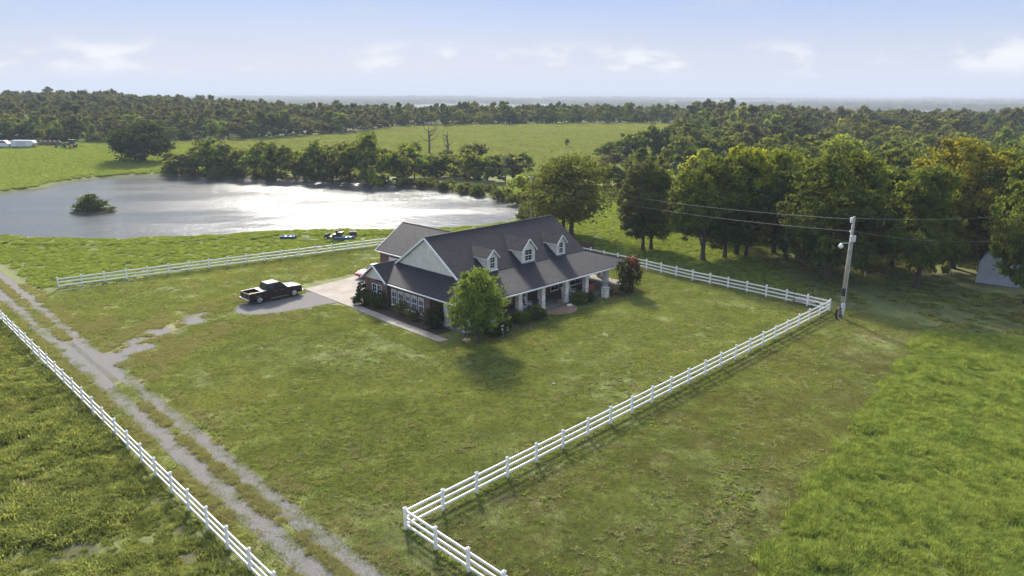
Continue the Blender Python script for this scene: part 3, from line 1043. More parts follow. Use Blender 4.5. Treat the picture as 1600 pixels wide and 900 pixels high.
# dormers
def dormer(uc, half, zb, zew, zap, vf=51.85):
    root = link('dormer', None, house); root.location = hl(uc, vf, 0); root.empty_display_size = .3
    slope = (7.78 - 4.25) / (56.9 - 51.7)
    def rv(z): return (z - 4.25) / slope + 51.7 - vf
    # face
    wu = half - .05
    wnd = (.36 if half < .9 else .58)
    z0, z1 = zb + .32, zew - .08
    mb = MB()
    mb.box((-(half + wnd) / 2, .06, (zb + zew) / 2), (half - wnd, .12, zew - zb)); mb.box(((half + wnd) / 2, .06, (zb + zew) / 2), (half - wnd, .12, zew - zb))
    mb.box((0, .06, (zb + z0) / 2), (2 * wnd, .12, z0 - zb)); mb.box((0, .06, (zew + z1) / 2), (2 * wnd, .12, zew - z1))
    mb.prism([(-half, zew), (half, zew), (0, zap - .12)], 'y', 0, .12)
    mb.build('face', 'siding', root)
    window(root, 'v', .0, -wnd, wnd, z0, z1, 2, 2, sill=False, fr=.05, loc=lambda a, b, c: (a, b, c))
    # cheeks
    mb = MB()
    for s_ in (-1, 1):
        mb.prism([(.12, zb - .1), (.12, zew), (rv(zew), zew)], 'x', s_ * half, s_ * (half - .1))
    mb.build('cheek', 'siding', root)
    # roof
    ov = .17; gs = (zap - zew) / half
    for s_ in (-1, 1):
        mb = MB()
        ze = zew - ov * gs + .02
        poly = [(0, -.2, zap), (s_ * (half + ov), -.2, ze), (s_ * (half + ov), rv(ze) + .05, ze), (0, rv(zap) + .05, zap)]
        mb.slab(poly, .07); mb.build('dormer_roof', 'roof_shingles', root)
    mb = MB()
    for s_ in (-1, 1):
        beam(mb, (s_ * (half + ov), -.23, zew - ov * gs - .04), (0, -.23, zap - .05), .06, .11)
        beam(mb, (s_ * (half + ov + .01), -.2, zew - ov * gs - .05), (s_ * (half + ov + .01), rv(zew - ov * gs), zew - ov * gs - .05), .05, .07)
    mb.box((0, -.04, zb + .06), (2 * half + .12, .08, .1))
    mb.build('trim', 'white_trim', root)


dormer(48.98, .72, 4.25, 5.85, 6.58)
dormer(54.36, 1.02, 4.2, 5.85, 6.95)
dormer(59.7, .72, 4.2, 5.85, 6.65)


# ------------------------------------------------------------------ fences
post_me = MB().box((0, 0, .67), (.14, .14, 1.34)).box((0, 0, 1.355), (.18, .18, .03))
post_me.add([(-.085, -.085, 1.37), (.085, -.085, 1.37), (.085, .085, 1.37), (-.085, .085, 1.37), (0, 0, 1.44)], [(0, 1, 4), (1, 2, 4), (2, 3, 4), (3, 0, 4)])
post_me = post_me.mesh('post', 'white_vinyl')
rail_me = MB().box((1.22, 0, 0), (2.44, .05, .14)).mesh('rail', 'white_vinyl')


def fence(label, pts, heights=(.34, .74, 1.14), skip_first=False, skip_last=False, step=2.44):
    p0 = W(*pts[0])
    root = thing('white_rail_fence', label, 'fence', (p0.x, p0.y, hgt(p0.x, p0.y)))
    base = root.location.copy()
    P = [W(*p) for p in pts]
    seglen = [(b - a).length for a, b in zip(P[:-1], P[1:])]
    tot = sum(seglen); n = max(1, round(tot / step)); nodes = []
    for i in range(n + 1):
        d = tot * i / n; k = 0
        while k < len(seglen) - 1 and d > seglen[k]: d -= seglen[k]; k += 1
        q = P[k].lerp(P[k + 1], d / seglen[k]); q.z = hgt(q.x, q.y); nodes.append(q)
    rng = random.Random(len(label))
    for i, q in enumerate(nodes):
        if (i == 0 and skip_first) or (i == n and skip_last): continue
        o = link('post', post_me, root); o.location = q - base
        dd = nodes[min(i + 1, n)] - nodes[max(i - 1, 0)]
        o.rotation_euler = (rng.gauss(0, .008), rng.gauss(0, .008), math.atan2(dd.y, dd.x)); o.scale = (1, 1, rng.uniform(.98, 1.02))
    for a, b in zip(nodes[:-1], nodes[1:]):
        d = b - a
        for hz in heights:
            o = link('rail', rail_me, root); o.location = a - base + Vector((0, 0, hz + rng.gauss(0, .006)))
            o.rotation_euler = (0, -math.atan2(d.z, math.hypot(d.x, d.y)), math.atan2(d.y, d.x)); o.scale = (d.length / 2.44, 1, 1)
    return root


fence('long white three rail fence crossing the front lawn from near corner to utility pole', [(19.03, 26.85), (73.6, 26.75)])
fence('white three rail fence from the utility pole corner back past the red leaved shrub', [(73.6, 26.75), (74.4, 37.2), (74.7, 44.9), (75.6, 52.5), (75.9, 60.5), (76.0, 65.3)], skip_first=True)
fence('short white three rail fence running from the near lawn corner out of the bottom edge', [(19.03, 26.85), (19.1, 14.7)], skip_first=True)
fence('white three rail fence along the far side of the gravel road and weedy field', [(11.72, 12.2), (11.7, 100.0)])
fence('white three rail fence between the lawn and the pond meadow with the boats', [(19.16, 94.0), (39.5, 90.5), (60.0, 86.9), (66.0, 85.5)])

# ------------------------------------------------------------------ vegetation
def crown_arrays(rng, lobes, n, leaf, per=34, spread=.20, shell=(.62, 1.04), up=.15, elong=.72):
    """leaf-sized faces gathered in clumps on the outside of several lobes"""
    L = np.array([[*c, r, rz] for c, r, rz in lobes], float)      # x y z r rz
    vol = (L[:, 3] ** 2); vol /= vol.sum()
    nc = max(4, n // per)
    li = rng.choice(len(L), nc, p=vol)
    d = rng.normal(size=(nc, 3)); d[:, 2] += up; d /= np.linalg.norm(d, axis=1)[:, None]
    rr = rng.uniform(*shell, nc)
    sc = np.stack([L[li, 3], L[li, 3], L[li, 4]], 1)
    cc = L[li, :3] + d * rr[:, None] * sc
    ct = rng.uniform(0, 1, nc)
    csz = rng.uniform(.6, 1.35, nc)
    k = np.repeat(np.arange(nc), per); m = len(k)
    off = rng.normal(size=(m, 3)) * (sc[k] * spread) * csz[k][:, None]; off[:, 2] *= .75
    p = cc[k] + off
    nrm = d[k] * .55 + rng.normal(size=(m, 3)) * .6 + np.array([0, 0, .25]); nrm /= np.linalg.norm(nrm, axis=1)[:, None]
    ref = rng.normal(size=(m, 3)); t1 = np.cross(nrm, ref); t1 /= np.linalg.norm(t1, axis=1)[:, None]; t2 = np.cross(nrm, t1)
    s = leaf * rng.uniform(.55, 1.35, m)[:, None]
    a = t1 * s; b = t2 * s * elong
    v = np.stack([p - a, p - b * .9 + a * .1, p + a, p + b * .9 + a * .1], 1).reshape(-1, 3)
    q = np.arange(m * 4).reshape(-1, 4)
    tint = np.clip(.55 * ct[k] + .45 * rng.uniform(0, 1, m), 0, 1)
    return v, q, np.repeat(tint, 4)


def tree_lobes(rng, H, Rr, base, nl=11, round_=1.0):
    zc = H * (base + 1) / 2; hz = H * (1 - base) / 2
    out = []
    for i in range(nl):
        a = 2 * PI * (i / nl * 2.618) + rng.uniform(-.5, .5); e = rng.uniform(-.95, .98)
        w = math.sqrt(max(0, 1 - e * e)) * round_ + (1 - round_) * .7
        r = Rr * rng.uniform(.34, .50)
        out.append(((math.cos(a) * w * Rr * .62, math.sin(a) * w * Rr * .62, zc + e * (hz - r * .7)), r, r * rng.uniform(.7, .95)))
    out.append(((0, 0, zc + hz * .35), Rr * .5, hz * .55))
    return out


def trunk_mb(rng, H, base, r0, lobes, forks=7, lean=.3, mb=None, mi=0, n=8):
    mb = mb or MB()
    top = H * (base + (1 - base) * .62)
    pts = []; k = 6
    ox, oy = rng.uniform(-lean, lean), rng.uniform(-lean, lean)
    for i in range(k + 1):
        t_ = i / k
        pts.append((ox * t_ * t_ + rng.uniform(-.06, .06) * (i > 0), oy * t_ * t_ + rng.uniform(-.06, .06) * (i > 0), -.15 + top * t_))
    mb.tube(pts, [r0 * (1.45 if i == 0 else 1.0) * (1 - .72 * i / k) for i in range(k + 1)], n, mi)
    for j in range(min(forks, len(lobes))):
        c = lobes[j][0]
        t_ = rng.uniform(.35, .75) if base > .12 else rng.uniform(.15, .6)
        s = Vector((ox * t_ * t_, oy * t_ * t_, top * t_ - .15)); e = Vector(c)
        mid_ = s.lerp(e, .5) + Vector((rng.uniform(-.3, .3), rng.uniform(-.3, .3), .12 * (e - s).length))
        mb.tube([s, mid_, e], [r0 * .45, r0 * .28, r0 * .08], 5, mi, cap=False)
    return mb


def tree_meshes(name, seed, H, Rr, base, n, leaf, r0, nl=11, **kw):
    rng = np.random.default_rng(seed)
    lob = tree_lobes(rng, H, Rr, base, nl)
    v, q, ti = crown_arrays(rng, lob, n, leaf, **kw)
    cm = np_mesh('crown', v, q, 'leaf', ti)
    tm = trunk_mb(rng, H, base, r0, lob).mesh('trunk', 'bark')
    return tm, cm


def tree_single(name, seed, H, Rr, base, n, leaf, r0, nl=8, leafm='leaf', trunk=True, **kw):
    """trunk and crown in one mesh, for trees too far off to show their parts"""
    rng = np.random.default_rng(seed)
    lob = tree_lobes(rng, H, Rr, base, nl)
    v, q, ti = crown_arrays(rng, lob, n, leaf, **kw)
    if not trunk: return np_mesh(name, v, q, leafm, ti)
    mb = trunk_mb(rng, H, base, r0, lob, forks=3, n=5)
    tv = np.array(mb.v); tq = np.array([f for f in mb.f if len(f) == 4])
    allv = np.concatenate([v, tv]); allq = np.concatenate([q, tq + len(v)])
    me = np_mesh(name, allv, allq, [leafm, 'bark'], np.concatenate([ti, np.zeros(len(tv))]))
    mi = np.zeros(len(allq), np.int32); mi[len(q):] = 1
    if len(me.polygons) == len(mi): me.polygons.foreach_set('material_index', mi)
    return me


def plant_tree(pair, loc, rz, sc, color, label, name='broadleaf_tree', group=None, cat='tree'):
    t_ = thing(name, label, cat, loc, rz, group); t_.scale = sc if hasattr(sc, '__len__') else (sc,) * 3
    tr = link('trunk', pair[0], t_)
    cr = link('crown', pair[1], t_); cr.color = (*color, 1)
    return t_


G_OLIVE = (.105, .120, .035); G_DARK = (.074, .098, .028); G_MID = (.104, .134, .031); G_YEL = (.245, .270, .034)
G_LIME = (.160, .195, .034); G_ORANGE = (.185, .178, .032); G_GREY = (.092, .103, .050); G_DEEP = (.044, .060, .024)
CNAME = {G_OLIVE: 'olive', G_DARK: 'dark green', G_MID: 'mid green', G_YEL: 'yellow green', G_LIME: 'light green', G_ORANGE: 'orange', G_GREY: 'greyish', G_DEEP: 'very dark'}

OAK = [tree_meshes('oak', 100 + i, 14.0, 5.2, b, 24000, .19, .34, nl=18, spread=.13, per=46) for i, b in enumerate((.06, .10, .04, .12, .07))]
AIRY = [tree_meshes('airy', 200 + i, 13.0, 5.6, .16, 9000, .19, .32, nl=16, spread=.24) for i in range(2)]

# single trees round the house and along the edge of the wood: picture base x, y, top y, crown width in picture points
def at_tree(px, py, top, wid, pair, color, label, Hn, Rn, rz=0, name='broadleaf_tree'):
    g = ground(px, py)
    depth = g.y * math.cos(PITCH) + (CAM_H - g.z) * math.sin(PITCH)
    H = (py - top) * depth / FPX / .97
    Wd = wid * depth / FPX
    return plant_tree(pair, g - Vector((0, 0, .05)), rz, (Wd / (2 * Rn) * .95, Wd / (2 * Rn) * .95, H / Hn * .97), color, label, name)


at_tree(893, 372, 238, 150, AIRY[0], G_OLIVE, 'airy olive tree with twin trunks rising behind the right end of the roof', 13, 5.6)
at_tree(880, 366, 250, 128, AIRY[1], G_OLIVE, 'smaller thin leaved tree crowded against the airy tree behind the roof', 13, 5.6, 1.2)
at_tree(1004, 391, 250, 86, OAK[1], G_GREY, 'greyish tree on slim trunk, leftmost of the wood edge beyond the fence', 14, 5.2, .4)
at_tree(1017, 390, 262, 88, OAK[3], G_MID, 'slim trunked tree paired with the leftmost tree of the wood edge', 14, 5.2, 2.0)
at_tree(1098, 408, 238, 122, OAK[0], G_MID, 'full round green tree with single thick trunk nearest the side fence', 14, 5.2, .3)
at_tree(1132, 404, 246, 100, OAK[2], G_DARK, 'dark tree right behind the full round tree by the side fence', 14, 5.2, 1.1)
at_tree(1150, 398, 230, 116, OAK[3], G_YEL, 'brightest yellow green tree top of the wood edge', 14, 5.2, 2.3)
at_tree(1165, 402, 255, 90, OAK[1], G_MID, 'green tree leaning among the cluster of trunks below the yellow tree', 14, 5.2, .9)
at_tree(1208, 396, 238, 104, OAK[4], G_LIME, 'lime green tree just right of the brightest yellow tree', 14, 5.2, 3.1)
at_tree(1226, 408, 262, 96, OAK[0], G_DARK, 'dark green tree below the lime tree, left of the big oak', 14, 5.2, 4.2)
at_tree(1292, 440, 236, 160, OAK[2], G_DARK, 'big dark oak with broad crown right behind the utility pole', 14, 5.2, .2, 'oak_tree')
at_tree(1262, 414, 250, 110, OAK[3], G_MID, 'mid green tree at the left shoulder of the big dark oak', 14, 5.2, 5.0)
at_tree(1350, 415, 244, 124, OAK[1], G_LIME, 'light green tree between the big dark oak and the orange tree', 14, 5.2, 1.7)
at_tree(1432, 450, 262, 130, OAK[4], G_MID, 'green tree with low boughs in front of the orange topped tree', 14, 5.2, .6)
at_tree(1486, 418, 212, 160, OAK[0], G_ORANGE, 'tall tree with orange autumn crown, the only orange one', 14, 5.2, 2.9)
at_tree(1530, 424, 262, 120, OAK[2], G_DARK, 'dark tree shading the ground left of the metal shed', 14, 5.2, 4.0)
at_tree(1604, 474, 222, 140, OAK[2], G_MID, 'green tree at the right picture edge hanging over the metal shed', 14, 5.2, .1)
at_tree(1392, 418, 268, 104, OAK[3], G_DARK, 'dark tree behind the low boughed green tree', 14, 5.2, 3.6)
at_tree(1570, 412, 232, 130, OAK[1], G_LIME, 'light green tree behind the metal shed', 14, 5.2, 2.2)
at_tree(225, 252, 190, 98, tree_meshes('pond_oak', 301, 10.0, 7.0, .06, 15000, .30, .5, nl=16), G_DEEP, 'dark spreading oak standing alone on the meadow above the pond', 10, 7.0, .5, 'oak_tree')
at_tree(885, 229, 217, 12, tree_meshes('lone', 302, 6.0, 2.6, .1, 900, .35, .12, nl=7), G_DARK, 'tiny round tree alone in the middle of the far field', 6, 2.6)
at_tree(407, 0 + 212, 196, 18, tree_meshes('lone', 303, 6.0, 3.0, .05, 900, .35, .12, nl=7), G_LIME, 'small pale bush at the edge of the far field', 6, 3.0)

# the front lawn tree
rngf = np.random.default_rng(7)
flob = [((.1, 0, 5.0), 1.9, 1.7), ((1.0, .4, 3.9), 1.55, 1.4), ((-1.1, .2, 3.8), 1.6, 1.4), ((.2, -1.0, 3.8), 1.6, 1.4), ((0, 1.0, 3.9), 1.6, 1.4), ((1.75, -.2, 3.0), 1.1, .9),
        ((-1.7, -.4, 2.8), 1.1, .9), ((1.3, -.9, 2.5), 1.0, .8), ((.2, -1.6, 2.5), 1.1, .85), ((.1, 1.5, 2.7), 1.1, .85), ((.5, .1, 6.0), 1.0, .9), ((-.7, -.3, 5.7), 1.0, .9), ((-1.2, 1.0, 2.5), 1.0, .8), ((-.9, -1.2, 2.2), .9, .7)]
fv_, fq_, ft_ = crown_arrays(rngf, flob, 21000, .12, per=42, spread=.15, shell=(.5, 1.12), elong=.5)
fpair = (trunk_mb(rngf, 6.4, .26, .17, flob, forks=12, lean=.15).mesh('trunk', 'bark'), np_mesh('crown', fv_, fq_, 'leaf', ft_))
g = ground(748, 536)
plant_tree(fpair, g, 0, (.96, .96, 1.02), (.150, .205, .048), 'bright green egg shaped tree on the lawn at the house corner', 'lawn_tree')


# woods on the right: further trees, one by one
MID = [tree_single('wood_tree', 400 + i, 12.0, 5.0, -.06, 2100, .48, .3, nl=13, spread=.18) for i in range(7)]
MID2 = [tree_single('wood_tree', 420 + i, 12.0, 5.0, .06, 5200, .32, .3, nl=14, spread=.15) for i in range(5)]
CEDAR = []
for i in range(2):
    rg = np.random.default_rng(440 + i)
    lob = [((0, 0, 1.0 + k * 1.25), 2.0 * (1 - k / 8.5), 1.1) for k in range(8)]
    v, q, ti = crown_arrays(rg, lob, 1500, .42, spread=.2)
    CEDAR.append(np_mesh('cedar_tree', v, q, 'leaf', ti))
rngw = random.Random(17)
wood = []


def wood_ok(x, y): return x > 26 + max(0, (y - 150)) * .29 and y > 92 + max(0, 62 - x) * 1.25 and y < 330 and x < y * .86 + 6


for tries in range(9000):
    if len(wood) >= 240: break
    y = 92 + (rngw.random() ** 1.35) * 240; x = rngw.uniform(15, 260)
    if not wood_ok(x, y): continue
    if x > 28 and x < 72 and y < 100: continue
    md = 4.3 + (y - 90) * .013
    if all((x - a) ** 2 + (y - b) ** 2 > md * md for a, b in wood): wood.append((x, y))
wcols = [G_MID, G_DARK, G_DARK, G_OLIVE, G_MID, G_LIME, G_GREY, G_DEEP, G_OLIVE]
for i, (x, y) in enumerate(wood):
    near = y < 150
    me = rngw.choice(MID2 if near else MID)
    nm = 'woodland_tree'
    if rngw.random() < .1: me = rngw.choice(CEDAR); 
    o = link(nm, me); sc = rngw.uniform(.68, 1.16) * (1.0 if near else .92)
    o.location = (x, y, hgt(x, y) - .1); o.rotation_euler = (0, 0, rngw.uniform(0, 6.28)); o.scale = (sc * rngw.uniform(.9, 1.1), sc * rngw.uniform(.9, 1.1), sc * rngw.uniform(.85, 1.12))
    cl = rngw.choice(wcols); k = rngw.uniform(.95, 1.5); o.color = (cl[0] * k * rngw.uniform(.9, 1.15), cl[1] * k, cl[2] * k, 1)
    tag(o, CNAME[cl] + (' tree crown among the close wood filling the right behind the fence' if near else ' distant tree crown in the wood right of the far field'), 'tree', 'near wood trees on the right' if near else 'far wood trees on the right')

# undergrowth closing the gaps between the trunks at the wood's edge
UNDER = [tree_single('understory_tree', 460 + i, 6.0, 3.2, .0, 3000, .24, .12, nl=10, spread=.2) for i in range(4)]
under = []
for tries in range(4000):
    if len(under) >= 85: break
    y = rngw.uniform(95, 134); x = rngw.uniform(26, 92)
    if y < 96.5 + max(0, 46 - x) * 1.0 or x > y * .8: continue
    if 53 < x < 70 and y < 98: continue
    if all((x - a) ** 2 + (y - b) ** 2 > 11 for a, b in under): under.append((x, y))
for x, y in under:
    o = link('understory_tree', rngw.choice(UNDER)); sc = rngw.uniform(.8, 1.35)
    o.location = (x, y, hgt(x, y) - .1); o.rotation_euler = (0, 0, rngw.uniform(0, 6.28)); o.scale = (sc, sc, sc * rngw.uniform(.9, 1.3))
    cl = rngw.choice([G_DARK, G_MID, G_DEEP, G_OLIVE]); o.color = (*cl, 1)
    tag(o, CNAME[cl] + ' leafy undergrowth tree between the trunks at the edge of the right wood', 'tree', 'undergrowth of the right wood')

# tree line behind the far field and the left woods, first rows one by one
BA = [(-.80, 268), (-.62, 272), (-.5, 285), (-.30, 322), (-.2, 350), (-.15, 388), (.1, 402), (.3, 408)]


def edge_y(a): return float(np.interp(a, [p[0] for p in BA], [p[1] for p in BA]))


for row in range(2):
    a = -.77
    while a < .285:
        y = edge_y(a) + row * 9 + rngw.uniform(-3, 4); x = a * y
        o = link('field_edge_tree', rngw.choice(MID)); sc = rngw.uniform(.55, .88)
        o.location = (x, y, hgt(x, y) - .2); o.rotation_euler = (0, 0, rngw.uniform(0, 6.28)); o.scale = (sc * rngw.uniform(.85, 1.3), sc * rngw.uniform(.85, 1.3), sc * rngw.uniform(.7, 1.3))
        cl = rngw.choice([G_DARK, G_MID, G_OLIVE, G_GREY, G_DEEP]); k = rngw.uniform(.95, 1.6); o.color = (cl[0] * k, cl[1] * k, cl[2] * k, 1)
        left = a < -.3
        tag(o, CNAME[cl] + (' tree in the dark tree line at the left beyond the pond meadow' if left else ' tree in the dark tree line closing the far field'), 'tree', 'left tree line' if left else 'tree line behind the far field')
        a += rngw.uniform(.011, .019) * (1.15 if row else 1)
o = link('poplar_tree', MID[0]); gg = ground(504, 202); o.location = gg; o.scale = (.62, .62, 1.15); o.color = (.13, .15, .05, 1)
tag(o, 'narrow pale yellow green tree standing out from the dark tree line', 'tree')

# shrubs and small trees along the pond bank
SHRUB = [tree_single('pond_shrub', 500 + i, 5.0, 3.0, .0, 2000, .27, .1, nl=10, spread=.22) for i in range(6)]
rngs = random.Random(5)
bank = [(275 + 8, 272, 236, 44, G_OLIVE), (305, 272, 232, 60, G_OLIVE), (340, 276, 216, 64, G_DARK), (372, 276, 234, 40, G_OLIVE), (402, 277, 232, 58, G_MID),
        (432, 278, 222, 54, G_DARK), (462, 280, 236, 46, G_OLIVE), (492, 281, 226, 56, G_MID), (520, 282, 230, 50, G_DARK), (546, 284, 222, 58, G_OLIVE),
        (572, 284, 216, 56, G_MID), (596, 286, 232, 52, G_LIME), (620, 282, 230, 50, G_OLIVE), (648, 278, 234, 56, G_MID), (676, 276, 242, 50, G_DARK),
        (704, 276, 240, 52, G_OLIVE), (735, 280, 236, 54, G_OLIVE), (762, 282, 240, 56, G_MID), (790, 284, 240, 52, G_GREY), (812, 280, 242, 44, G_DARK),
        (604, 262, 232, 48, G_OLIVE), (640, 258, 222, 46, G_LIME), (704, 262, 236, 40, G_GREY), (745, 262, 222, 50, G_GREY), (784, 266, 240, 46, G_OLIVE),
        (415, 262, 224, 44, G_OLIVE), (530, 262, 224, 50, G_OLIVE), (575, 262, 206, 34, G_MID), (480, 262, 232, 44, G_MID), (350, 262, 226, 50, G_OLIVE),
        (816, 304, 270, 36, G_LIME), (838, 312, 276, 36, G_MID), (745, 306, 286, 22, G_DARK), (692, 299, 284, 20, G_DARK), (722, 303, 288, 20, G_OLIVE),
        (660, 294, 280, 20, G_DARK), (630, 291, 276, 24, G_MID), (780, 313, 296, 22, G_OLIVE), (266, 270, 250, 24, G_DARK), (800, 320, 302, 20, G_OLIVE),
        (945, 250, 226, 34, G_DARK), (962, 250, 220, 40, G_DARK), (985, 254, 205, 42, G_DARK), (1010, 256, 200, 46, G_DARK), (1035, 258, 196, 44, G_DEEP), (1060, 262, 212, 50, G_MID),
        (958, 268, 236, 40, G_GREY), (1000, 280, 240, 50, G_OLIVE), (930, 292, 262, 50, G_OLIVE), (965, 300, 262, 60, G_DARK), (1000, 305, 266, 50, G_DARK),
        (1100, 196, 182, 30, G_LIME), (1120, 202, 186, 36, G_MID), (300, 206, 192, 18, G_MID), (150, 222, 205, 26, G_OLIVE), (20, 214, 182, 46, G_OLIVE), (60, 216, 186, 46, G_MID), (100, 216, 190, 36, G_OLIVE)]
ORD = ['first', 'second', 'third', 'fourth', 'fifth', 'sixth', 'seventh', 'eighth', 'ninth', 'tenth', 'eleventh', 'twelfth', 'thirteenth', 'fourteenth', 'fifteenth', 'sixteenth', 'seventeenth',
       'eighteenth', 'nineteenth', 'twentieth'] + ['twenty ' + q for q in ('first', 'second', 'third', 'fourth', 'fifth', 'sixth', 'seventh', 'eighth', 'ninth')] + ['thirtieth'] + ['thirty ' + q for q in ('first', 'second', 'third', 'fourth', 'fifth')]
ordn = {'pond bank shrubs': '%s shrub from the left along the far pond waterline, %s', 'back row pond shrubs': '%s from the left in the back row of pond shrubs, %s', 'thicket by the far field': '%s from the left in the thicket between field and wood, %s'}


def bgroup(px, py):
    if px < 850 and py > 240: return 'pond bank shrubs' if py > 266 else 'back row pond shrubs'
    if px > 900 and py > 240: return 'thicket by the far field'
    return 'bushes at the far field edge'


for i, (px, py, top, wid, cl) in enumerate(bank):
    gq = ground(px, py); depth = gq.y * math.cos(PITCH) + (CAM_H - gq.z) * math.sin(PITCH)
    H = (py - top) * depth / FPX; Wd = wid * depth / FPX
    o = link('bank_shrub', SHRUB[i % 6]); o.location = (gq.x, gq.y, gq.z - .1)
    o.rotation_euler = (0, 0, rngs.uniform(0, 6)); o.scale = (Wd / 6.0 * 1.15, Wd / 6.0 * 1.15, H / 5.0)
    k = rngs.uniform(1.05, 1.5); o.color = (cl[0] * k, cl[1] * k, cl[2] * k, 1)
    grp = bgroup(px, py); lab = CNAME[cl] + ' small round bush at the foot of the distant tree line'
    if grp in ordn:
        row = sorted([q for q in range(len(bank)) if bgroup(*bank[q][:2]) == grp], key=lambda q: bank[q][0])
        lab = ordn[grp] % (ORD[row.index(i)], CNAME[cl])
    tag(o, lab, 'shrub', grp)

# dead trees
def dead_tree(px, py, H, label, seed):
    rg = random.Random(seed); gq = ground(px, py)
    t_ = thing('dead_tree', label, 'tree', gq)
    mb = MB(); mb.tube([(0, 0, -.2), (.1, 0, H * .4), (-.1, .1, H * .75), (0, 0, H)], [.42, .32, .2, .05], 7); mb.build('trunk', 'dead_wood', t_)
    for k in range(7):
        z0 = H * rg.uniform(.3, .8); a = rg.uniform(0, 6.28); l = H * rg.uniform(.22, .48)
        p1 = Vector((math.cos(a) * l * .55, math.sin(a) * l * .55, z0 + l * .25)); p2 = Vector((math.cos(a) * l, math.sin(a) * l, z0 + l * rg.uniform(.3, .9)))
        mb = MB(); mb.tube([(0, 0, z0), p1, p2], [.17, .11, .03], 5)
        for j in range(3):
            b = p1.lerp(p2, rg.uniform(.0, .8)); mb.tube([b, b + Vector((rg.uniform(-1, 1), rg.uniform(-1, 1), rg.uniform(.2, 1.4)))], [.06, .02], 4)
        mb.build('limb', 'dead_wood', t_)


dead_tree(671, 240, 9.8, 'bare dead tree, taller of the two beyond the pond', 3)
dead_tree(700, 244, 8.6, 'bare dead tree with low sideways limbs, right of the taller dead one', 8)

# island in the pond
gi = Vector((*flat(147, 331, POND_Z), POND_Z))
isl = thing('pond_island', 'low earth island in the pond under a rounded bush', 'island', gi)
mb = MB(); mb.lathe((0, 0, 0), [(4.4, -.3), (4.1, .05), (3.2, .28), (1.6, .42), (.2, .5)], 24); o_ = mb.build('bank', 'soil_bed', isl, smooth=True); o_.scale = (1.08, .85, 1)
rgi = np.random.default_rng(12)
il = [((-.4, 0, 1.6), 1.9, 1.6), ((1.3, .2, 1.0), 1.7, 1.0), ((-1.9, 0, .8), 1.6, .9), ((2.6, -.2, .6), 1.3, .6), ((-.5, .1, 2.5), 1.1, 1.0), ((0, -1.2, .8), 1.8, .8), ((-.9, -.6, 1.9), 1.1, 1.1)]
v, q, ti = crown_arrays(rgi, il, 5200, .17, spread=.2)
pm = (trunk_mb(rgi, 3.2, .1, .12, il, forks=5).mesh('stem', 'bark'), np_mesh('foliage', v, q, 'leaf', ti))
ib = thing('island_bush', 'rounded dark green bush growing on the pond island', 'bush', gi + Vector((0, 0, .15)))
link('stem', pm[0], ib); fo = link('foliage', pm[1], ib); fo.color = (*G_DARK, 1)


# shrubs by the house
def bush(u, v, w, hgt_, color, label, name='garden_bush', n=2200, leaf=.07, seed=1, lobes=None, cone=False, z0=.0, shell=(.7, 1.03)):
    rg = np.random.default_rng(seed)
    r = w / 2
    if cone: lob = [((0, 0, hgt_ * (.12 + .11 * k)), r * (1 - k / 8.6), hgt_ * .12) for k in range(8)]
    else:
        lob = [((0, 0, hgt_ * .5), r, hgt_ * .52)] + [((math.cos(a) * r * .5, math.sin(a) * r * .5, hgt_ * rg.uniform(.35, .7)), r * .55, hgt_ * .35) for a in np.arange(0, 6.2, 1.1)]
    v_, q_, t_ = crown_arrays(rg, lob, n, leaf, spread=.14, shell=shell)
    p = W(u, v, z0 + .03)
    root = thing(name, label, 'bush', p, PI / 4)
    link('foliage', np_mesh('foliage', v_, q_, 'leaf', t_), root).color = (*color, 1)
    mb = MB()
    for k in range(5):
        a = k * 1.26; mb.tube([(math.cos(a) * .06, math.sin(a) * .06, -.1), (math.cos(a) * r * .5, math.sin(a) * r * .5, hgt_ * .6)], [.04, .015], 5)
    link('stem', mb.mesh('stem', 'bark'), root)
    return root


bush(48.05, 46.75, 1.75, 1.35, G_MID, 'clipped round green bush left of its twin below the porch chairs', seed=1, n=3600)
bush(49.95, 46.5, 1.9, 1.45, G_DARK, 'clipped round dark bush left of the brick patio', seed=2, n=3600)
bush(57.4, 47.0, 1.8, 1.3, G_MID, 'clipped round bush right of the brick patio', seed=3, n=3600)
bush(58.6, 46.7, 1.2, 1.0, G_DEEP, 'small dark bush beside the clipped one right of the patio', seed=4)
bush(43.6, 46.2, 1.9, 1.1, G_DEEP, 'low dark shrub under the lawn tree by the porch corner', seed=5)
bush(45.3, 46.4, 1.6, 1.15, G_DARK, 'low shrub with white blooms between lawn tree and clipped bushes', seed=6)
bush(40.95, 51.7, 2.1, 1.9, G_DEEP, 'big dark shrub hiding the grill at the porch side', seed=7, n=4200)
bush(40.9, 54.9, 1.5, 1.5, G_OLIVE, 'thin brownish shrub below the rightmost sunroom windows', seed=8, n=1300, shell=(.3, 1.1))
bush(40.95, 57.0, 1.5, 1.6, G_OLIVE, 'twiggy olive shrub below the middle sunroom windows', seed=9, n=1400, shell=(.3, 1.1))
bush(40.9, 60.9, 1.6, 1.9, G_DARK, 'dark shrub right of the small conifer by the paired window', seed=10, n=2600)
bush(40.9, 62.5, 1.5, 1.7, G_DARK, 'low dark shrub at the foot of the small conifer', seed=11, n=2000)
bush(40.75, 63.7, 2.1, 3.1, (.030, .052, .034), 'bluish green layered conifer at the driveway corner of the house', 'conifer_shrub', n=3200, leaf=.09, seed=12, cone=True)
rs = bush(64.6, 45.9, 2.9, 3.9, (.040, .044, .020), 'tall dark shrub with red leaved top at the right porch end', 'red_tip_shrub', n=7000, leaf=.08, seed=13)
rgt = np.random.default_rng(14)
v_, q_, t_ = crown_arrays(rgt, [((.2, 0, 3.4), 1.1, .7), ((.6, -.4, 3.0), .9, .7)], 620, .075, spread=.2, shell=(.85, 1.1), up=.8)
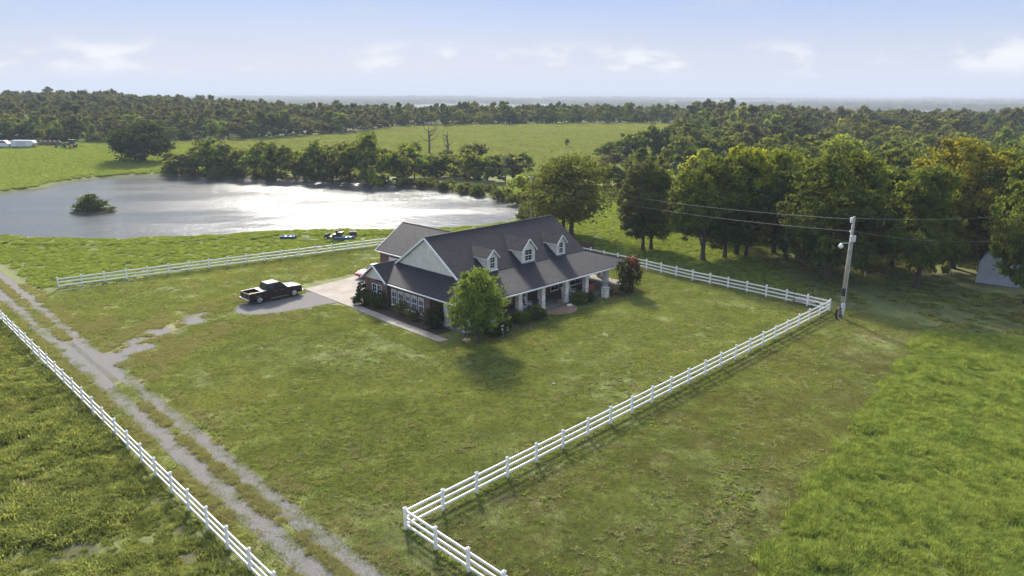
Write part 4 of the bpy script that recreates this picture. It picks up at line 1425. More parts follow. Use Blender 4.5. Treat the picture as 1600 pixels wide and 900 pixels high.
cr_ = link('red_tip_leaves', np_mesh('red_tip_leaves', v_, q_, 'leaf', t_), rs); cr_.color = (.15, .040, .022, 1); cr_['label'] = 'reddish new leaves at the shrub top'
bush(62.8, 46.4, 1.0, 1.2, (.26, .19, .09), 'tan dry ornamental grass clump between porch column and red leaved shrub', 'dry_grass_clump', seed=15, n=900)

# ------------------------------------------------------------------ scattered ground cover (nobody could count it)
def scatter(name, label, pts, protos, rot, scl, pick, cat=None):
    me = bpy.data.meshes.new(name); n = len(pts)
    me.vertices.add(n); me.vertices.foreach_set('co', np.ascontiguousarray(pts, np.float32).ravel())
    for nm, ty, arr in (('rot', 'FLOAT', rot), ('scl', 'FLOAT', scl), ('pick', 'INT', pick)):
        a = me.attributes.new(nm, ty, 'POINT'); a.data.foreach_set('value', np.ascontiguousarray(arr, np.int32 if ty == 'INT' else np.float32))
    o = link(name, me); o['kind'] = 'stuff'; o['label'] = label
    if cat: o['category'] = cat
    col = bpy.data.collections.new(name + '_parts')
    for i, p in enumerate(protos):
        po = bpy.data.objects.new('%s_%02d' % (name, i), p); col.objects.link(po)
    ng = bpy.data.node_groups.new(name, 'GeometryNodeTree')
    ng.interface.new_socket('Geometry', in_out='INPUT', socket_type='NodeSocketGeometry')
    ng.interface.new_socket('Geometry', in_out='OUTPUT', socket_type='NodeSocketGeometry')
    N = ng.nodes; Lk = ng.links
    gi_ = N.new('NodeGroupInput'); go = N.new('NodeGroupOutput')
    ci = N.new('GeometryNodeCollectionInfo'); ci.inputs['Collection'].default_value = col
    ci.inputs['Separate Children'].default_value = True; ci.inputs['Reset Children'].default_value = True
    ip = N.new('GeometryNodeInstanceOnPoints'); ip.inputs['Pick Instance'].default_value = True

    def na(nm, ty):
        q = N.new('GeometryNodeInputNamedAttribute'); q.data_type = ty; q.inputs['Name'].default_value = nm; return q.outputs['Attribute']
    cx_ = N.new('ShaderNodeCombineXYZ'); Lk.new(na('rot', 'FLOAT'), cx_.inputs[2])
    Lk.new(gi_.outputs[0], ip.inputs['Points']); Lk.new(ci.outputs[0], ip.inputs['Instance']); Lk.new(na('pick', 'INT'), ip.inputs['Instance Index'])
    Lk.new(cx_.outputs[0], ip.inputs['Rotation']); Lk.new(na('scl', 'FLOAT'), ip.inputs['Scale']); Lk.new(ip.outputs[0], go.inputs[0])
    md = o.modifiers.new('scatter', 'NODES'); md.node_group = ng
    return o


def blade_patch(name, seed, rad, nb, h, w, lean, mat, clump=0):
    rg = np.random.default_rng(seed)
    a = rg.uniform(0, 2 * PI, nb); r = rad * np.sqrt(rg.uniform(0, 1, nb)) * np.where(rg.uniform(0, 1, nb) < .25, rg.uniform(.8, 1.15, nb), 1)
    p = np.stack([r * np.cos(a), r * np.sin(a), np.zeros(nb)], 1)
    if clump:
        cc = rg.uniform(-rad, rad, (clump, 2)) * .8; k = rg.integers(0, clump, nb)
        p[:, :2] = cc[k] + rg.normal(size=(nb, 2)) * rad * .16
    b = rg.uniform(0, 2 * PI, nb); dx = np.stack([np.cos(b), np.sin(b), np.zeros(nb)], 1); dl = np.stack([-np.sin(b), np.cos(b), np.zeros(nb)], 1)
    hh = (h * rg.uniform(.55, 1.25, nb))[:, None]; ww = w * rg.uniform(.7, 1.3, nb)[:, None]; ln = (lean * rg.uniform(.2, 1.4, nb))[:, None] * hh
    up = np.array([0, 0, 1.0])
    v0 = p - dx * ww / 2 - up * .02; v1 = p + dx * ww / 2 - up * .02
    v2 = p + dx * ww * .42 + up * hh * .6 + dl * ln * .4; v3 = p - dx * ww * .42 + up * hh * .6 + dl * ln * .4
    v4 = p + dx * ww * .1 + up * hh + dl * ln; v5 = p - dx * ww * .1 + up * hh + dl * ln
    v = np.stack([v0, v1, v2, v3, v4, v5], 1).reshape(-1, 3)
    i = np.arange(nb)[:, None] * 6
    q = np.concatenate([i + np.array([[0, 1, 2, 3]]), i + np.array([[3, 2, 4, 5]])], 0)
    return np_mesh(name, v, q, mat, np.repeat(rg.uniform(0, 1, nb), 6))


def in_poly(x, y, poly):
    ins = np.zeros(np.shape(x), bool); n = len(poly)
    for i in range(n):
        ax, ay = poly[i]; bx, by = poly[(i + 1) % n]
        ins ^= ((ay > y) != (by > y)) & (x < (bx - ax) * (y - ay) / (by - ay + 1e-12) + ax)
    return ins


def on_ground(x, y): return np.stack([x, y, hgt(x, y) - .005], 1)


rg = np.random.default_rng(99)
# mown turf
LP = [blade_patch('turf', 600 + i, .75, 520, .055, .020, .8, 'blade_lawn', clump=60) for i in range(5)]
n = 26000
u = rg.uniform(12, 76, n); v = rg.uniform(-6, 92, n)
x = (u - v) * r2; y = (u + v) * r2
house_m = ((u > 41.2) & (u < 69) & (v > 47.3) & (v < 65)) | ((u > 38.5) & (u < 42) & (v > 47.5) & (v < 65)) | ((u > 38.5) & (u < 60) & (v > 62.5) & (v < 76))
TALL = [tuple(flat(*p)) for p in [(1446, 526), (1412, 572), (1340, 664), (1275, 757), (1218, 850), (1193, 910), (1180, 960), (2000, 960), (1900, 575), (1640, 534), (1545, 526)]]
ok = (y > 22) & (np.hypot(x, y) < 112) & ~house_m & (grav(u, v) < .3) & ~in_poly(x, y, TALL) & (rg.uniform(0, 1, n) < 1.25 - np.hypot(x, y) / 160)
x, y = x[ok], y[ok]; k = len(x)
scatter('turf_grass', 'short mown grass covering the lawn', on_ground(x, y), LP, rg.uniform(0, 6.28, k), rg.uniform(.75, 1.3, k), rg.integers(0, 5, k))
# broad leaved weeds and dead tufts that speckle the lawn
SP = [blade_patch('speckle', 610 + i, .22, 46, .07, .045, 1.2, m_, clump=5) for i, m_ in enumerate(('blade_tall', 'blade_dry', 'blade_weed', 'blade_dry', 'blade_tall'))]
n = 26000
u = rg.uniform(12, 76, n); v = rg.uniform(-6, 92, n); x = (u - v) * r2; y = (u + v) * r2
house_m = ((u > 41.2) & (u < 69) & (v > 47.3) & (v < 65)) | ((u > 38.5) & (u < 42) & (v > 47.5) & (v < 65)) | ((u > 38.5) & (u < 60) & (v > 62.5) & (v < 76))
ok = (y > 22) & (np.hypot(x, y) < 100) & ~house_m & (grav(u, v) < .3) & ~in_poly(x, y, TALL) & (fbm(x * .35, y * .35, 121, 4) + rg.uniform(-.12, .12, n) > .5)
x, y = x[ok], y[ok]
tr_a, tr_b = flat(1172, 712), flat(1050, 880)      # faint wheel line with coarser growth outside the fence
for off in (0.0, 1.5):
    f_ = rg.uniform(0, 1, 240); x = np.concatenate([x, tr_a[0] + (tr_b[0] - tr_a[0]) * f_ + off + rg.normal(0, .12, 240)]); y = np.concatenate([y, tr_a[1] + (tr_b[1] - tr_a[1]) * f_ + rg.normal(0, .12, 240)])
c_ = flat(1147, 730); x = np.concatenate([x, c_[0] + rg.normal(0, .3, 40)]); y = np.concatenate([y, c_[1] + rg.normal(0, .3, 40)])
k = len(x); pk = np.clip((fbm(x * .22, y * .22, 123, 3) * 7 - 1).astype(int) + rg.integers(-1, 2, k), 0, 4)
scatter('lawn_weeds', 'small weeds and straw coloured tufts speckling the lawn', on_ground(x, y), SP, rg.uniform(0, 6.28, k), rg.uniform(.5, 1.7, k), pk)
# longer grass the mower misses along the fence feet
fu, fv2 = [], []
for (a, b), (c_, d_) in (((19.03, 26.85), (73.6, 26.75)), ((19.03, 26.85), (19.1, 14.7)), ((11.72, 12.2), (11.7, 100)), ((19.16, 94), (39.5, 90.5)), ((39.5, 90.5), (60, 86.9)), ((73.6, 26.75), (74.7, 44.9))):
    L_ = math.hypot(c_ - a, d_ - b); m_ = int(L_ * 5); f_ = rg.uniform(0, 1, m_)
    fu.append(a + (c_ - a) * f_ + rg.normal(0, .16, m_)); fv2.append(b + (d_ - b) * f_ + rg.normal(0, .16, m_))
u = np.concatenate(fu); v = np.concatenate(fv2); x = (u - v) * r2; y = (u + v) * r2; k = len(x)
scatter('fence_grass', 'longer untrimmed grass along the feet of the fences', on_ground(x, y), [SP[0], SP[1], SP[2], LP[0]], rg.uniform(0, 6.28, k), rg.uniform(.5, 1.9, k) * .8, np.minimum(rg.integers(0, 8, k) % 3, 3))
# tall field on the right
TP = [blade_patch('tall', 620 + i, .75, 520, .34, .024, .75, 'blade_tall', clump=34) for i in range(5)]
n = 13000
x = rg.uniform(5, 80, n); y = rg.uniform(20, 66, n)
edge = seg_dist(x, y, TALL[:6])
ok = in_poly(x, y, TALL)
x, y = x[ok], y[ok]; k = len(x)
scatter('tall_grass', 'tall bright green grass of the uncut field at the lower right', on_ground(x, y), TP, rg.uniform(0, 6.28, k), (.58 + .55 * S(.25, .75, fbm(x * .7, y * .7, 73, 3))) * rg.uniform(.8, 1.15, k), rg.integers(0, 5, k))
# weedy field beyond the road fence
WP = [blade_patch('weed', 640 + i, .7, 260, .24, .055, .9, 'blade_weed', clump=14) for i in range(5)]
n = 11000
u = rg.uniform(-34, 11.45, n); v = rg.uniform(20, 104, n); x = (u - v) * r2; y = (u + v) * r2
ok = (y > 18) & (np.hypot(x, y) < 120) & (fbm(u * .5, v * .25, 81, 3) > .17)
x, y = x[ok], y[ok]; k = len(x)
scatter('field_weeds', 'rough weeds of the field outside the road fence', on_ground(x, y), WP, rg.uniform(0, 6.28, k), (.45 + 1.0 * S(.25, .75, fbm(x * .5, y * .5, 83, 3))) * rg.uniform(.8, 1.2, k), rg.integers(0, 5, k))
# dry tufts along the road middle, verges and fence feet
DP = [blade_patch('dry', 660 + i, .35, 130, .13, .018, .9, 'blade_dry', clump=9) for i in range(4)]
n = 2600
u = np.concatenate([rg.normal(14.78, .2, n), rg.uniform(16.2, 17.4, 700), rg.uniform(12.4, 13.2, 700), rg.uniform(17, 34, 5000)]); v = np.concatenate([rg.uniform(14, 110, n), rg.uniform(14, 100, 1400), rg.uniform(58, 78, 5000)])
gz = grav(u, v); ok = (gz < .35) & (fbm(u * .8, v * .4, 91, 3) > .42) & ((u < 17.5) | (dryness(u, v) > .3))
u, v = u[ok], v[ok]; x = (u - v) * r2; y = (u + v) * r2; k = len(x)
scatter('verge_grass', 'dry tufted grass along the middle and edges of the gravel road', on_ground(x, y), DP, rg.uniform(0, 6.28, k), rg.uniform(.5, 1.3, k), rg.integers(0, 4, k))
# meadow between pond and lawn, pond rim and rough ground behind the house
n = 42000
x = rg.uniform(-115, 45, n); y = rg.uniform(76, 175, n); sd = pond_sd(x, y); u, v = UV(x, y)
fl = 94.0 + (u - 19.16) * -.175
ok = (sd > 2.0) & (x < y * .5) & ((v > fl + .4) | ((u < 60) & (sd < 6)) | ((u > 77) & (x < 34))) & (u > 17.6) & (rg.uniform(0, 1, n) < .75)
x, y = x[ok], y[ok]; k = len(x)
scatter('meadow_grass', 'rough bright grass of the meadow around the pond', on_ground(x, y), TP, rg.uniform(0, 6.28, k), rg.uniform(.45, .8, k), rg.integers(0, 5, k))
# rough grass on the slope left of the pond and tussocks of the far field
n = 24000
x = rg.uniform(-190, -60, n); y = rg.uniform(150, 275, n); sd = pond_sd(x, y)
ok = (sd > 2.5) & (x < y * -.38) & (x > y * -.8); x, y = x[ok], y[ok]; k = len(x)
scatter('slope_grass', 'bright grass of the slope left above the pond', on_ground(x, y), TP, rg.uniform(0, 6.28, k), rg.uniform(.6, 1.3, k), rg.integers(0, 5, k))
n = 40000
y = rg.uniform(195, 410, n); x = rg.uniform(-.5, .32, n) * y
ok = (y < np.interp(x / y, [p[0] for p in BA], [p[1] for p in BA]) - 2) & (pond_sd(x, y) > 8) & (x < 20 + (y - 150) * .29) & (fbm(x / 22, y / 7, 111, 4) > .22); x, y = x[ok], y[ok]; k = len(x)
FT = [blade_patch('tussock', 690 + i, 1.4, 260, .26, .09, .8, 'blade_lawn', clump=14) for i in range(3)]
scatter('field_tussocks', 'dull green grass tussocks of the far field', on_ground(x, y), FT, rg.uniform(0, 6.28, k), rg.uniform(.5, 1.25, k), rg.integers(0, 3, k))
# leaf litter, thin grass and weeds on the shaded floor at the wood's edge
n = 12000
x = rg.uniform(18, 95, n); y = rg.uniform(58, 132, n); u, v = UV(x, y)
ok = (x < y * .85) & ((u > 77) | ((v < 26) & (u > 74))) & ~in_poly(x, y, TALL) & (y > 62) & (fbm(x * .3, y * .3, 141, 3) > .34) & ~((np.abs(x - 58.5) < 5) & (np.abs(y - 84) < 6))
x, y = x[ok], y[ok]; k = len(x)
scatter('wood_floor_grass', 'thin shaded grass and weeds along the edge of the right wood', on_ground(x, y), [LP[0], LP[1], WP[0], SP[2], DP[0]], rg.uniform(0, 6.28, k), rg.uniform(.5, 1.1, k), rg.integers(0, 5, k))
# reeds and low brush on the far bank
BP = [tree_single('brush', 680 + i, 1.6, 1.3, .0, 420, .16, .02, nl=7, leafm='far_leaf', trunk=False, spread=.3) for i in range(4)]
pts = []
for i in range(len(_pp)):
    (ax, ay), (bx, by) = POND[i], POND[(i + 1) % len(POND)]
    if i < 13 or i > 26: continue
    L_ = math.hypot(bx - ax, by - ay)
    for j in range(int(L_ * (.5 if i > 26 else 1.6))):
        f = rg.uniform(); off = rg.uniform(.6, 4.5); nx, ny = (by - ay) / L_, -(bx - ax) / L_
        pts.append((ax + (bx - ax) * f + nx * off, ay + (by - ay) * f + ny * off))
pts = np.array(pts); pts = pts[pond_sd(pts[:, 0], pts[:, 1]) > .4]; k = len(pts)
scatter('bank_brush', 'low brush and reeds fringing the far pond shore', on_ground(pts[:, 0], pts[:, 1]), BP, rg.uniform(0, 6.28, k), rg.uniform(.5, 1.25, k), rg.integers(0, 4, k))
# far woods
FP = [tree_single('far_tree', 700 + i, 11.0, 5.0, -.05, 420, .95, .3, nl=8, leafm='far_leaf', trunk=False, spread=.24) for i in range(6)]
n = 60000
a = rg.uniform(-.85, .9, n); d = 250 + 1350 * rg.uniform(0, 1, n) ** .75; y = d; x = a * d
ey = np.interp(a, [p[0] for p in BA], [p[1] for p in BA])
n_ = fbm(x / 260, y / 260, 95, 3)
left = (y > ey + 16) & (a < .3)
right = (x > 34 + (y - 150) * .30) & (y > 322)
gaps = (y > 640) & (n_ < .40)
xj = x + 5 * np.sin(y * .13); yj = y + 5 * np.sin(x * .11)
cell = np.floor(xj / 7.0).astype(int) * 100003 + np.floor(yj / 7.0).astype(int)
ok = (left | right) & ~gaps
idx = np.nonzero(ok)[0]; _, first = np.unique(cell[idx], return_index=True); idx = idx[first]
x, y = x[idx], y[idx]; k = len(x)
pz = on_ground(x, y); pz[:, 2] -= .4
scatter('far_woods', 'far off woods that read as one dark green mass to the skyline', pz, FP, rg.uniform(0, 6.28, k), (rg.uniform(.48, .82, k) + .28 * rg.uniform(0, 1, k) ** 5) * np.where(x > .25 * y, 1.22, 1.0) + .15 * (fbm(x / 60, y / 60, 131, 2) - .5), rg.integers(0, 6, k))
CP = []
for i in range(4):
    rq = np.random.default_rng(720 + i)
    lob = [((rq.uniform(-26, 26), rq.uniform(-14, 14), rq.uniform(3, 7)), rq.uniform(5, 8), rq.uniform(4, 6)) for _ in range(16)]
    v, q, ti = crown_arrays(rq, lob, 900, 1.9, spread=.25); CP.append(np_mesh('far_clump', v, q, 'far_leaf', ti))
n = 9000
a = rg.uniform(-.95, .95, n); y = 1500 + 4500 * rg.uniform(0, 1, n) ** .8; x = a * y
ok = fbm(x / 500, y / 900, 97, 3) > .5
x, y = x[ok], y[ok]; k = len(x); pz = on_ground(x, y); pz[:, 2] -= 1
scatter('valley_woods', 'hazy strips of woodland in the far valley', pz, CP, rg.normal(0, .3, k), rg.uniform(.8, 1.5, k), rg.integers(0, 4, k))

# ------------------------------------------------------------------ vehicles
def wheel(par, x, y, r, w, side, rimmat='rim'):
    mb = MB(); mb.lathe((0, 0, 0), [(r * .62, -w / 2), (r * .94, -w / 2), (r, -w * .3), (r, w * .3), (r * .94, w / 2), (r * .62, w / 2)], 22, axis='y')
    wh = link('wheel', None, par); wh.location = (x, y, r); wh.empty_display_size = .2
    mb.build('tyre', 'tyre', wh, smooth=False)
    mb = MB(); s_ = side
    mb.lathe((0, s_ * w * .5, 0), [(r * .66, -.01), (r * .66, .012), (r * .58, .016)], 20, axis='y')
    for k in range(6):
        a = k * PI / 3; mb.tube([(math.cos(a) * r * .12, s_ * (w * .5 + .02), math.sin(a) * r * .12), (math.cos(a) * r * .58, s_ * (w * .5 + .02), math.sin(a) * r * .58)], r * .09, 5)
    mb.lathe((0, s_ * (w * .5 + .02), 0), [(r * .17, -.03), (r * .15, .03)], 10, axis='y')
    mb.build('rim', rimmat, wh)
    return wh


def pickup(name, label, loc, rz, paint='truck_paint', bed_box=True):
    t_ = thing(name, label, 'pickup truck', loc, rz)
    # x forward, origin at centre on ground; rear axle -2.0, front axle 2.1
    Lr, Lf, hw = -3.15, 3.1, 1.0
    def arch(cx, r=.52, n=9): return [(cx - r * math.cos(PI * k / n), .42 + r * math.sin(PI * k / n) * 1.02) for k in range(n + 1)]
    low = [(Lr, .55)] + [(Lr + .1, .45)] + arch(-2.0) + [(-1.4, .42), (1.5, .42)] + arch(2.1) + [(Lf - .1, .42), (Lf, .62)]
    # front clip + cab lower + bed sides as one profile per side
    top_c = [(Lf, 1.0), (Lf - .08, 1.17), (2.2, 1.24), (1.35, 1.28), (-.75, 1.30), (-.75, 1.28), (-.8, 1.28), (Lr, 1.28)]
    mb = MB()
    for s_ in (-1, 1):
        mb.prism(low + top_c, 'y', s_ * hw, s_ * (hw - .12))
    b = mb.build('body_side', paint, t_, bevel=.03)
    mb = MB()
    mb.add([(1.3, -hw + .1, 1.285), (2.2, -hw + .1, 1.25), (Lf - .08, -hw + .12, 1.16), (Lf - .08, hw - .12, 1.16), (2.2, hw - .1, 1.25), (1.3, hw - .1, 1.285), (2.1, 0, 1.32), (1.3, 0, 1.345), (Lf - .08, 0, 1.22)],
           [(0, 1, 6, 7), (1, 2, 8, 6), (7, 6, 4, 5), (6, 8, 3, 4)]); mb.build('hood', paint, t_, smooth=True)
    mb = MB(); mb.box((1.2, 0, .62), (3.6, 1.76, .35)); mb.box((-2.0, 0, .5), (2.3, 1.2, .16)); mb.build('chassis', 'black_plastic', t_)
    mb = MB(); mb.box((Lf - .03, 0, .82), (.1, 1.3, .52)); gr = mb.build('grille', 'chrome', t_, bevel=.02)
    for k in range(4): mb = MB(); mb.box((Lf + .025, 0, .66 + k * .11), (.03, 1.2, .05)); mb.build('grille_bar', 'black_plastic', gr)
    mb = MB(); mb.box((Lf + .04, 0, .5), (.22, 2.02, .26)); mb.build('front_bumper', 'chrome', t_, bevel=.03)
    mb = MB(); mb.box((Lr - .1, 0, .6), (.2, 2.0, .2)); mb.build('rear_bumper', 'chrome', t_, bevel=.03)
    for s_ in (-1, 1):
        mb = MB(); mb.box((Lf - .04, s_ * .83, .93), (.12, .3, .26)); mb.build('headlight', 'lamp_clear', t_, bevel=.02)
        mb = MB(); mb.box((Lr - .01, s_ * .93, 1.0), (.06, .15, .42)); mb.build('taillight', 'tail_red', t_, bevel=.01)
    # cab greenhouse
    zb, zt = 1.285, 1.98
    xb0, xb1, xt0, xt1, wb, wt = -1.05, 1.42, -.9, .55, .95, .78
    mb = MB()
    V = [(xb0, -wb, zb), (xb1, -wb, zb), (xb1, wb, zb), (xb0, wb, zb), (xt0, -wt, zt), (xt1, -wt, zt), (xt1, wt, zt), (xt0, wt, zt)]
    mb.add(V, [(4, 5, 6, 7), (0, 1, 5, 4), (1, 2, 6, 5), (2, 3, 7, 6), (3, 0, 4, 7)]); mb.build('cab', paint, t_, bevel=.05)
    def lerp3(a, b_, k): return tuple(a[i] + (b_[i] - a[i]) * k for i in range(3))
    def quadon(p, q, r_, s__, x0, x1, y0, y1, off):
        f = lambda x, y: lerp3(lerp3(p, q, x), lerp3(s__, r_, x), y)
        nrm = (Vector(q) - Vector(p)).cross(Vector(s__) - Vector(p)).normalized() * off
        return [tuple(Vector(f(x0, y0)) + nrm), tuple(Vector(f(x1, y0)) + nrm), tuple(Vector(f(x1, y1)) + nrm), tuple(Vector(f(x0, y1)) + nrm)]
    for (p, q, r_, s__, cuts, nm) in ((V[0], V[1], V[5], V[4], ((.10, .44), (.48, .9)), 'side_window'), (V[2], V[3], V[7], V[6], ((.1, .52), (.56, .9)), 'side_window'),
                                      (V[1], V[2], V[6], V[5], ((.06, .94),), 'windscreen'), (V[3], V[0], V[4], V[7], ((.08, .92),), 'rear_window')):
        for x0, x1 in cuts:
            mb = MB(); mb.add(quadon(p, q, r_, s__, x0, x1, .1, .88, .012), [(0, 1, 2, 3)]); mb.build(nm, 'glass', t_)
    # bed
    mb = MB(); mb.box((-2.1, 0, .78), (2.05, 1.74, .06)); mb.box((-1.1, 0, 1.0), (.08, 1.74, .5)); mb.build('bed_floor', 'bed_liner', t_)
    mb = MB(); mb.box((Lr + .04, 0, 1.0), (.09, 1.76, .54)); tg = mb.build('tailgate', paint, t_, bevel=.02)
    mb = MB(); mb.box((Lr - .02, 0, 1.14), (.03, .3, .09)); mb.build('handle', 'chrome', tg)
    if bed_box:
        mb = MB(); mb.box((-1.42, 0, 1.26), (.54, 1.8, .16)); mb.build('tool_box', 'chrome', t_, bevel=.02)
    mb = MB()
    for s_ in (-1, 1): mb.box((-2.1, s_ * .94, 1.295), (2.06, .1, .03))
    mb.build('bed_rail', 'chrome' if bed_box else paint, t_)
    for s_ in (-1, 1):
        mb = MB(); mb.box((.35, s_ * 1.02, .36), (2.0, .16, .07)); mb.build('running_board', 'chrome', t_)
        mb = MB(); mb.box((1.1, s_ * 1.14, 1.36), (.12, .22, .2)); mb.build('mirror', 'black_plastic', t_, bevel=.03)
        for x0 in (.18, 1.02): mb = MB(); mb.box((x0 - .35, s_ * 1.01, 1.12), (.18, .03, .04)); mb.build('door_handle', 'chrome', t_)
        for ax in (-2.0, 2.1): wheel(t_, ax, s_ * .86, .43, .28, s_)
    return t_


pickup('pickup_truck', 'dark maroon crew cab pickup with chrome toolbox parked on the gravel', W(34.85, 72.45, .02), PI / 4 + R(1))

# red car, nose out of the garage court
def car(label, loc, rz):
    t_ = thing('red_car', label, 'car', loc, rz)
    prof = [(-2.25, .42), (-2.3, .72), (-2.2, .92), (-1.5, .98), (1.0, .92), (1.9, .80), (2.25, .62), (2.27, .38), (1.95, .28)]
    ar = lambda c: [(c + .38 * math.cos(PI * k / 8), .28 + .36 * math.sin(PI * k / 8)) for k in range(9)]
    prof = prof + ar(1.42) + ar(-1.40) + [(-2.0, .28)]
    mb = MB(); mb.prism(prof, 'y', -.9, .9); mb.build('body', 'red_paint', t_, bevel=.07)
    mb = MB(); V = [(-1.7, -.8, .95), (.75, -.8, .92), (.75, .8, .92), (-1.7, .8, .95), (-.95, -.6, 1.34), (-.05, -.6, 1.36), (-.05, .6, 1.36), (-.95, .6, 1.34)]
    mb.add(V, [(4, 5, 6, 7), (0, 1, 5, 4), (1, 2, 6, 5), (2, 3, 7, 6), (3, 0, 4, 7)]); mb.build('glasshouse', 'glass', t_, bevel=.04)
    mb = MB(); mb.box((-.5, 0, 1.365), (.95, 1.18, .05)); mb.build('roof', 'white_paint', t_, bevel=.02)
    for s_ in (-1, 1):
        mb = MB(); mb.box((2.16, s_ * .62, .66), (.16, .34, .12)); mb.build('headlight', 'lamp_clear', t_, bevel=.02)
        mb = MB(); mb.box((-2.27, s_ * .6, .76), (.06, .4, .14)); mb.build('taillight', 'tail_red', t_)
        mb = MB(); mb.box((.55, s_ * .98, .99), (.14, .16, .1)); mb.build('mirror', 'red_paint', t_, bevel=.02)
        for ax in (-1.4, 1.42): wheel(t_, ax, s_ * .8, .33, .22, s_)
    mb = MB(); mb.box((2.26, 0, .45), (.06, 1.2, .14)); mb.build('grille', 'black_plastic', t_)
    return t_


car('bright red car half hidden behind the small gable by the garage', W(48.5, 72.9, .055), PI / 4 + PI + R(6))

# far left: parked pickup, trailer, bales, tractor
gq = ground(14, 231)
pickup('pickup_truck', 'white pickup at the far left edge beyond the pond', gq + Vector((-1.5, 0, .02)), R(8), 'white_paint', False).scale = (1.25,) * 3
gq = ground(38, 231)
t_ = thing('white_trailer', 'long white trailer between the far white pickup and the round bales', 'trailer', gq, R(4))
mb = MB(); mb.prism([(-3.6, .5), (2.9, .5), (4.1, 1.6), (3.5, 2.55), (-3.3, 2.65), (-3.7, 2.3)], 'y', -1.2, 1.2); mb.build('body', 'white_paint', t_, bevel=.08)
mb = MB(); mb.box((-.3, -1.21, 1.5), (3.2, .03, 1.3)); mb.build('side_panel', 'box_grey', t_)
mb = MB(); mb.box((4.4, 0, .55), (1.5, .12, .12)); mb.build('hitch', 'iron', t_)
for s_ in (-1, 1):
    for x0 in (-1.2, -.2): wheel(t_, x0, s_ * 1.05, .36, .24, s_)
bale = MB(); bale.lathe((0, 0, 1.0), [(.85, -.85), (1.0, -.72), (1.0, .72), (.85, .85)], 18, axis='y')
bme = bale.mesh('round_bale', 'hay'); bcap = MB().lathe((0, 0, 1.02), [(1.02, -.7), (1.03, .7)], 18, axis='y').mesh('cover', 'box_grey')
for k, px in enumerate((64, 71, 78, 85, 92)):
    gq = ground(px, 228)
    o = link('round_bale', bme); o.location = gq; o.rotation_euler = (0, 0, R(-14 + 7 * k)); o.scale = (.92,) * 3
    tag(o, 'dark round hay bale in the row between far trailer and green tractor', 'hay bale', 'round bales in a row')
gq = ground(109, 232)
t_ = thing('green_tractor', 'green farm tractor at the end of the bale row near the far wood', 'tractor', gq, R(12)); t_.scale = (1.15,) * 3
mb = MB(); mb.box((-1.0, 0, 1.35), (1.9, .8, .75)); mb.box((.9, 0, 1.0), (1.6, .8, .6)); mb.build('hood', 'tractor_green', t_, bevel=.08)
mb = MB(); mb.box((.75, 0, 1.95), (1.4, 1.4, 1.2), taper=.9); mb.build('cab', 'glass', t_, bevel=.03)
mb = MB(); mb.box((.75, 0, 2.6), (1.55, 1.5, .14)); mb.build('cab_roof', 'tractor_green', t_, bevel=.04)
mb = MB()
for a in (-.62, .62):
    for b in (.1, 1.4): mb.box((b, a, 1.95), (.09, .09, 1.25))
mb.build('cab_frame', 'tractor_green', t_)
for s_ in (-1, 1):
    wheel(t_, 1.0, s_ * .95, .85, .45, s_, 'tractor_yellow'); wheel(t_, -1.6, s_ * .85, .5, .32, s_, 'tractor_yellow')
    mb = MB(); mb.box((-2.9, s_ * .5, .9), (1.8, .12, .14)); mb.build('loader_arm', 'tractor_green', t_)
mb = MB(); mb.prism([(-4.2, .2), (-3.6, .2), (-3.5, .95), (-3.6, .95), (-3.75, .35), (-4.2, .3)], 'y', -1, 1); mb.build('loader_bucket', 'iron', t_)


# boats, cart and oddments on the pond meadow
def boat(label, gq, rz, L, w, top='grey_hull', name='jon_boat'):
    t_ = thing(name, label, 'boat', gq, rz)
    n = 9; mb = MB(); secs = []
    for i in range(n):
        k = i / (n - 1); x0 = -L / 2 + L * k; hw = w / 2 * (1 - max(0, (k - .6) / .4) ** 2 * .72); rise = max(0, (k - .7) / .3) ** 2 * .22
        secs.append([(x0, -hw, .5 + rise * .6), (x0, -hw * .78, .08 + rise), (x0, hw * .78, .08 + rise), (x0, hw, .5 + rise * .6), (x0, hw - .06, .49 + rise * .6), (x0, hw * .72, .14 + rise), (x0, -hw * .72, .14 + rise), (x0, -hw + .06, .49 + rise * .6)])
    vs_ = [p for s in secs for p in s]; fs = []
    for i in range(n - 1):
        for j in range(8): fs.append((i * 8 + j, i * 8 + (j + 1) % 8, (i + 1) * 8 + (j + 1) % 8, (i + 1) * 8 + j))
    fs += [tuple(range(8)), tuple((n - 1) * 8 + j for j in reversed(range(8)))]
    mb.add(vs_, fs); mb.build('hull', 'blue_hull', t_)
    for k in (-.25, .08, .3):
        mb = MB(); mb.box((L * k, 0, .42), (.28, w * .86 * (1 if k < .2 else .85), .05)); mb.build('seat', top, t_)
    mb = MB(); mb.tube([(-L / 2, -w / 2, .52), (L * .15, -w / 2 * .99, .52)], .03, 6); mb.tube([(-L / 2, w / 2, .52), (L * .15, w / 2 * .99, .52)], .03, 6); mb.build('gunwale', 'white_paint', t_)
    return t_


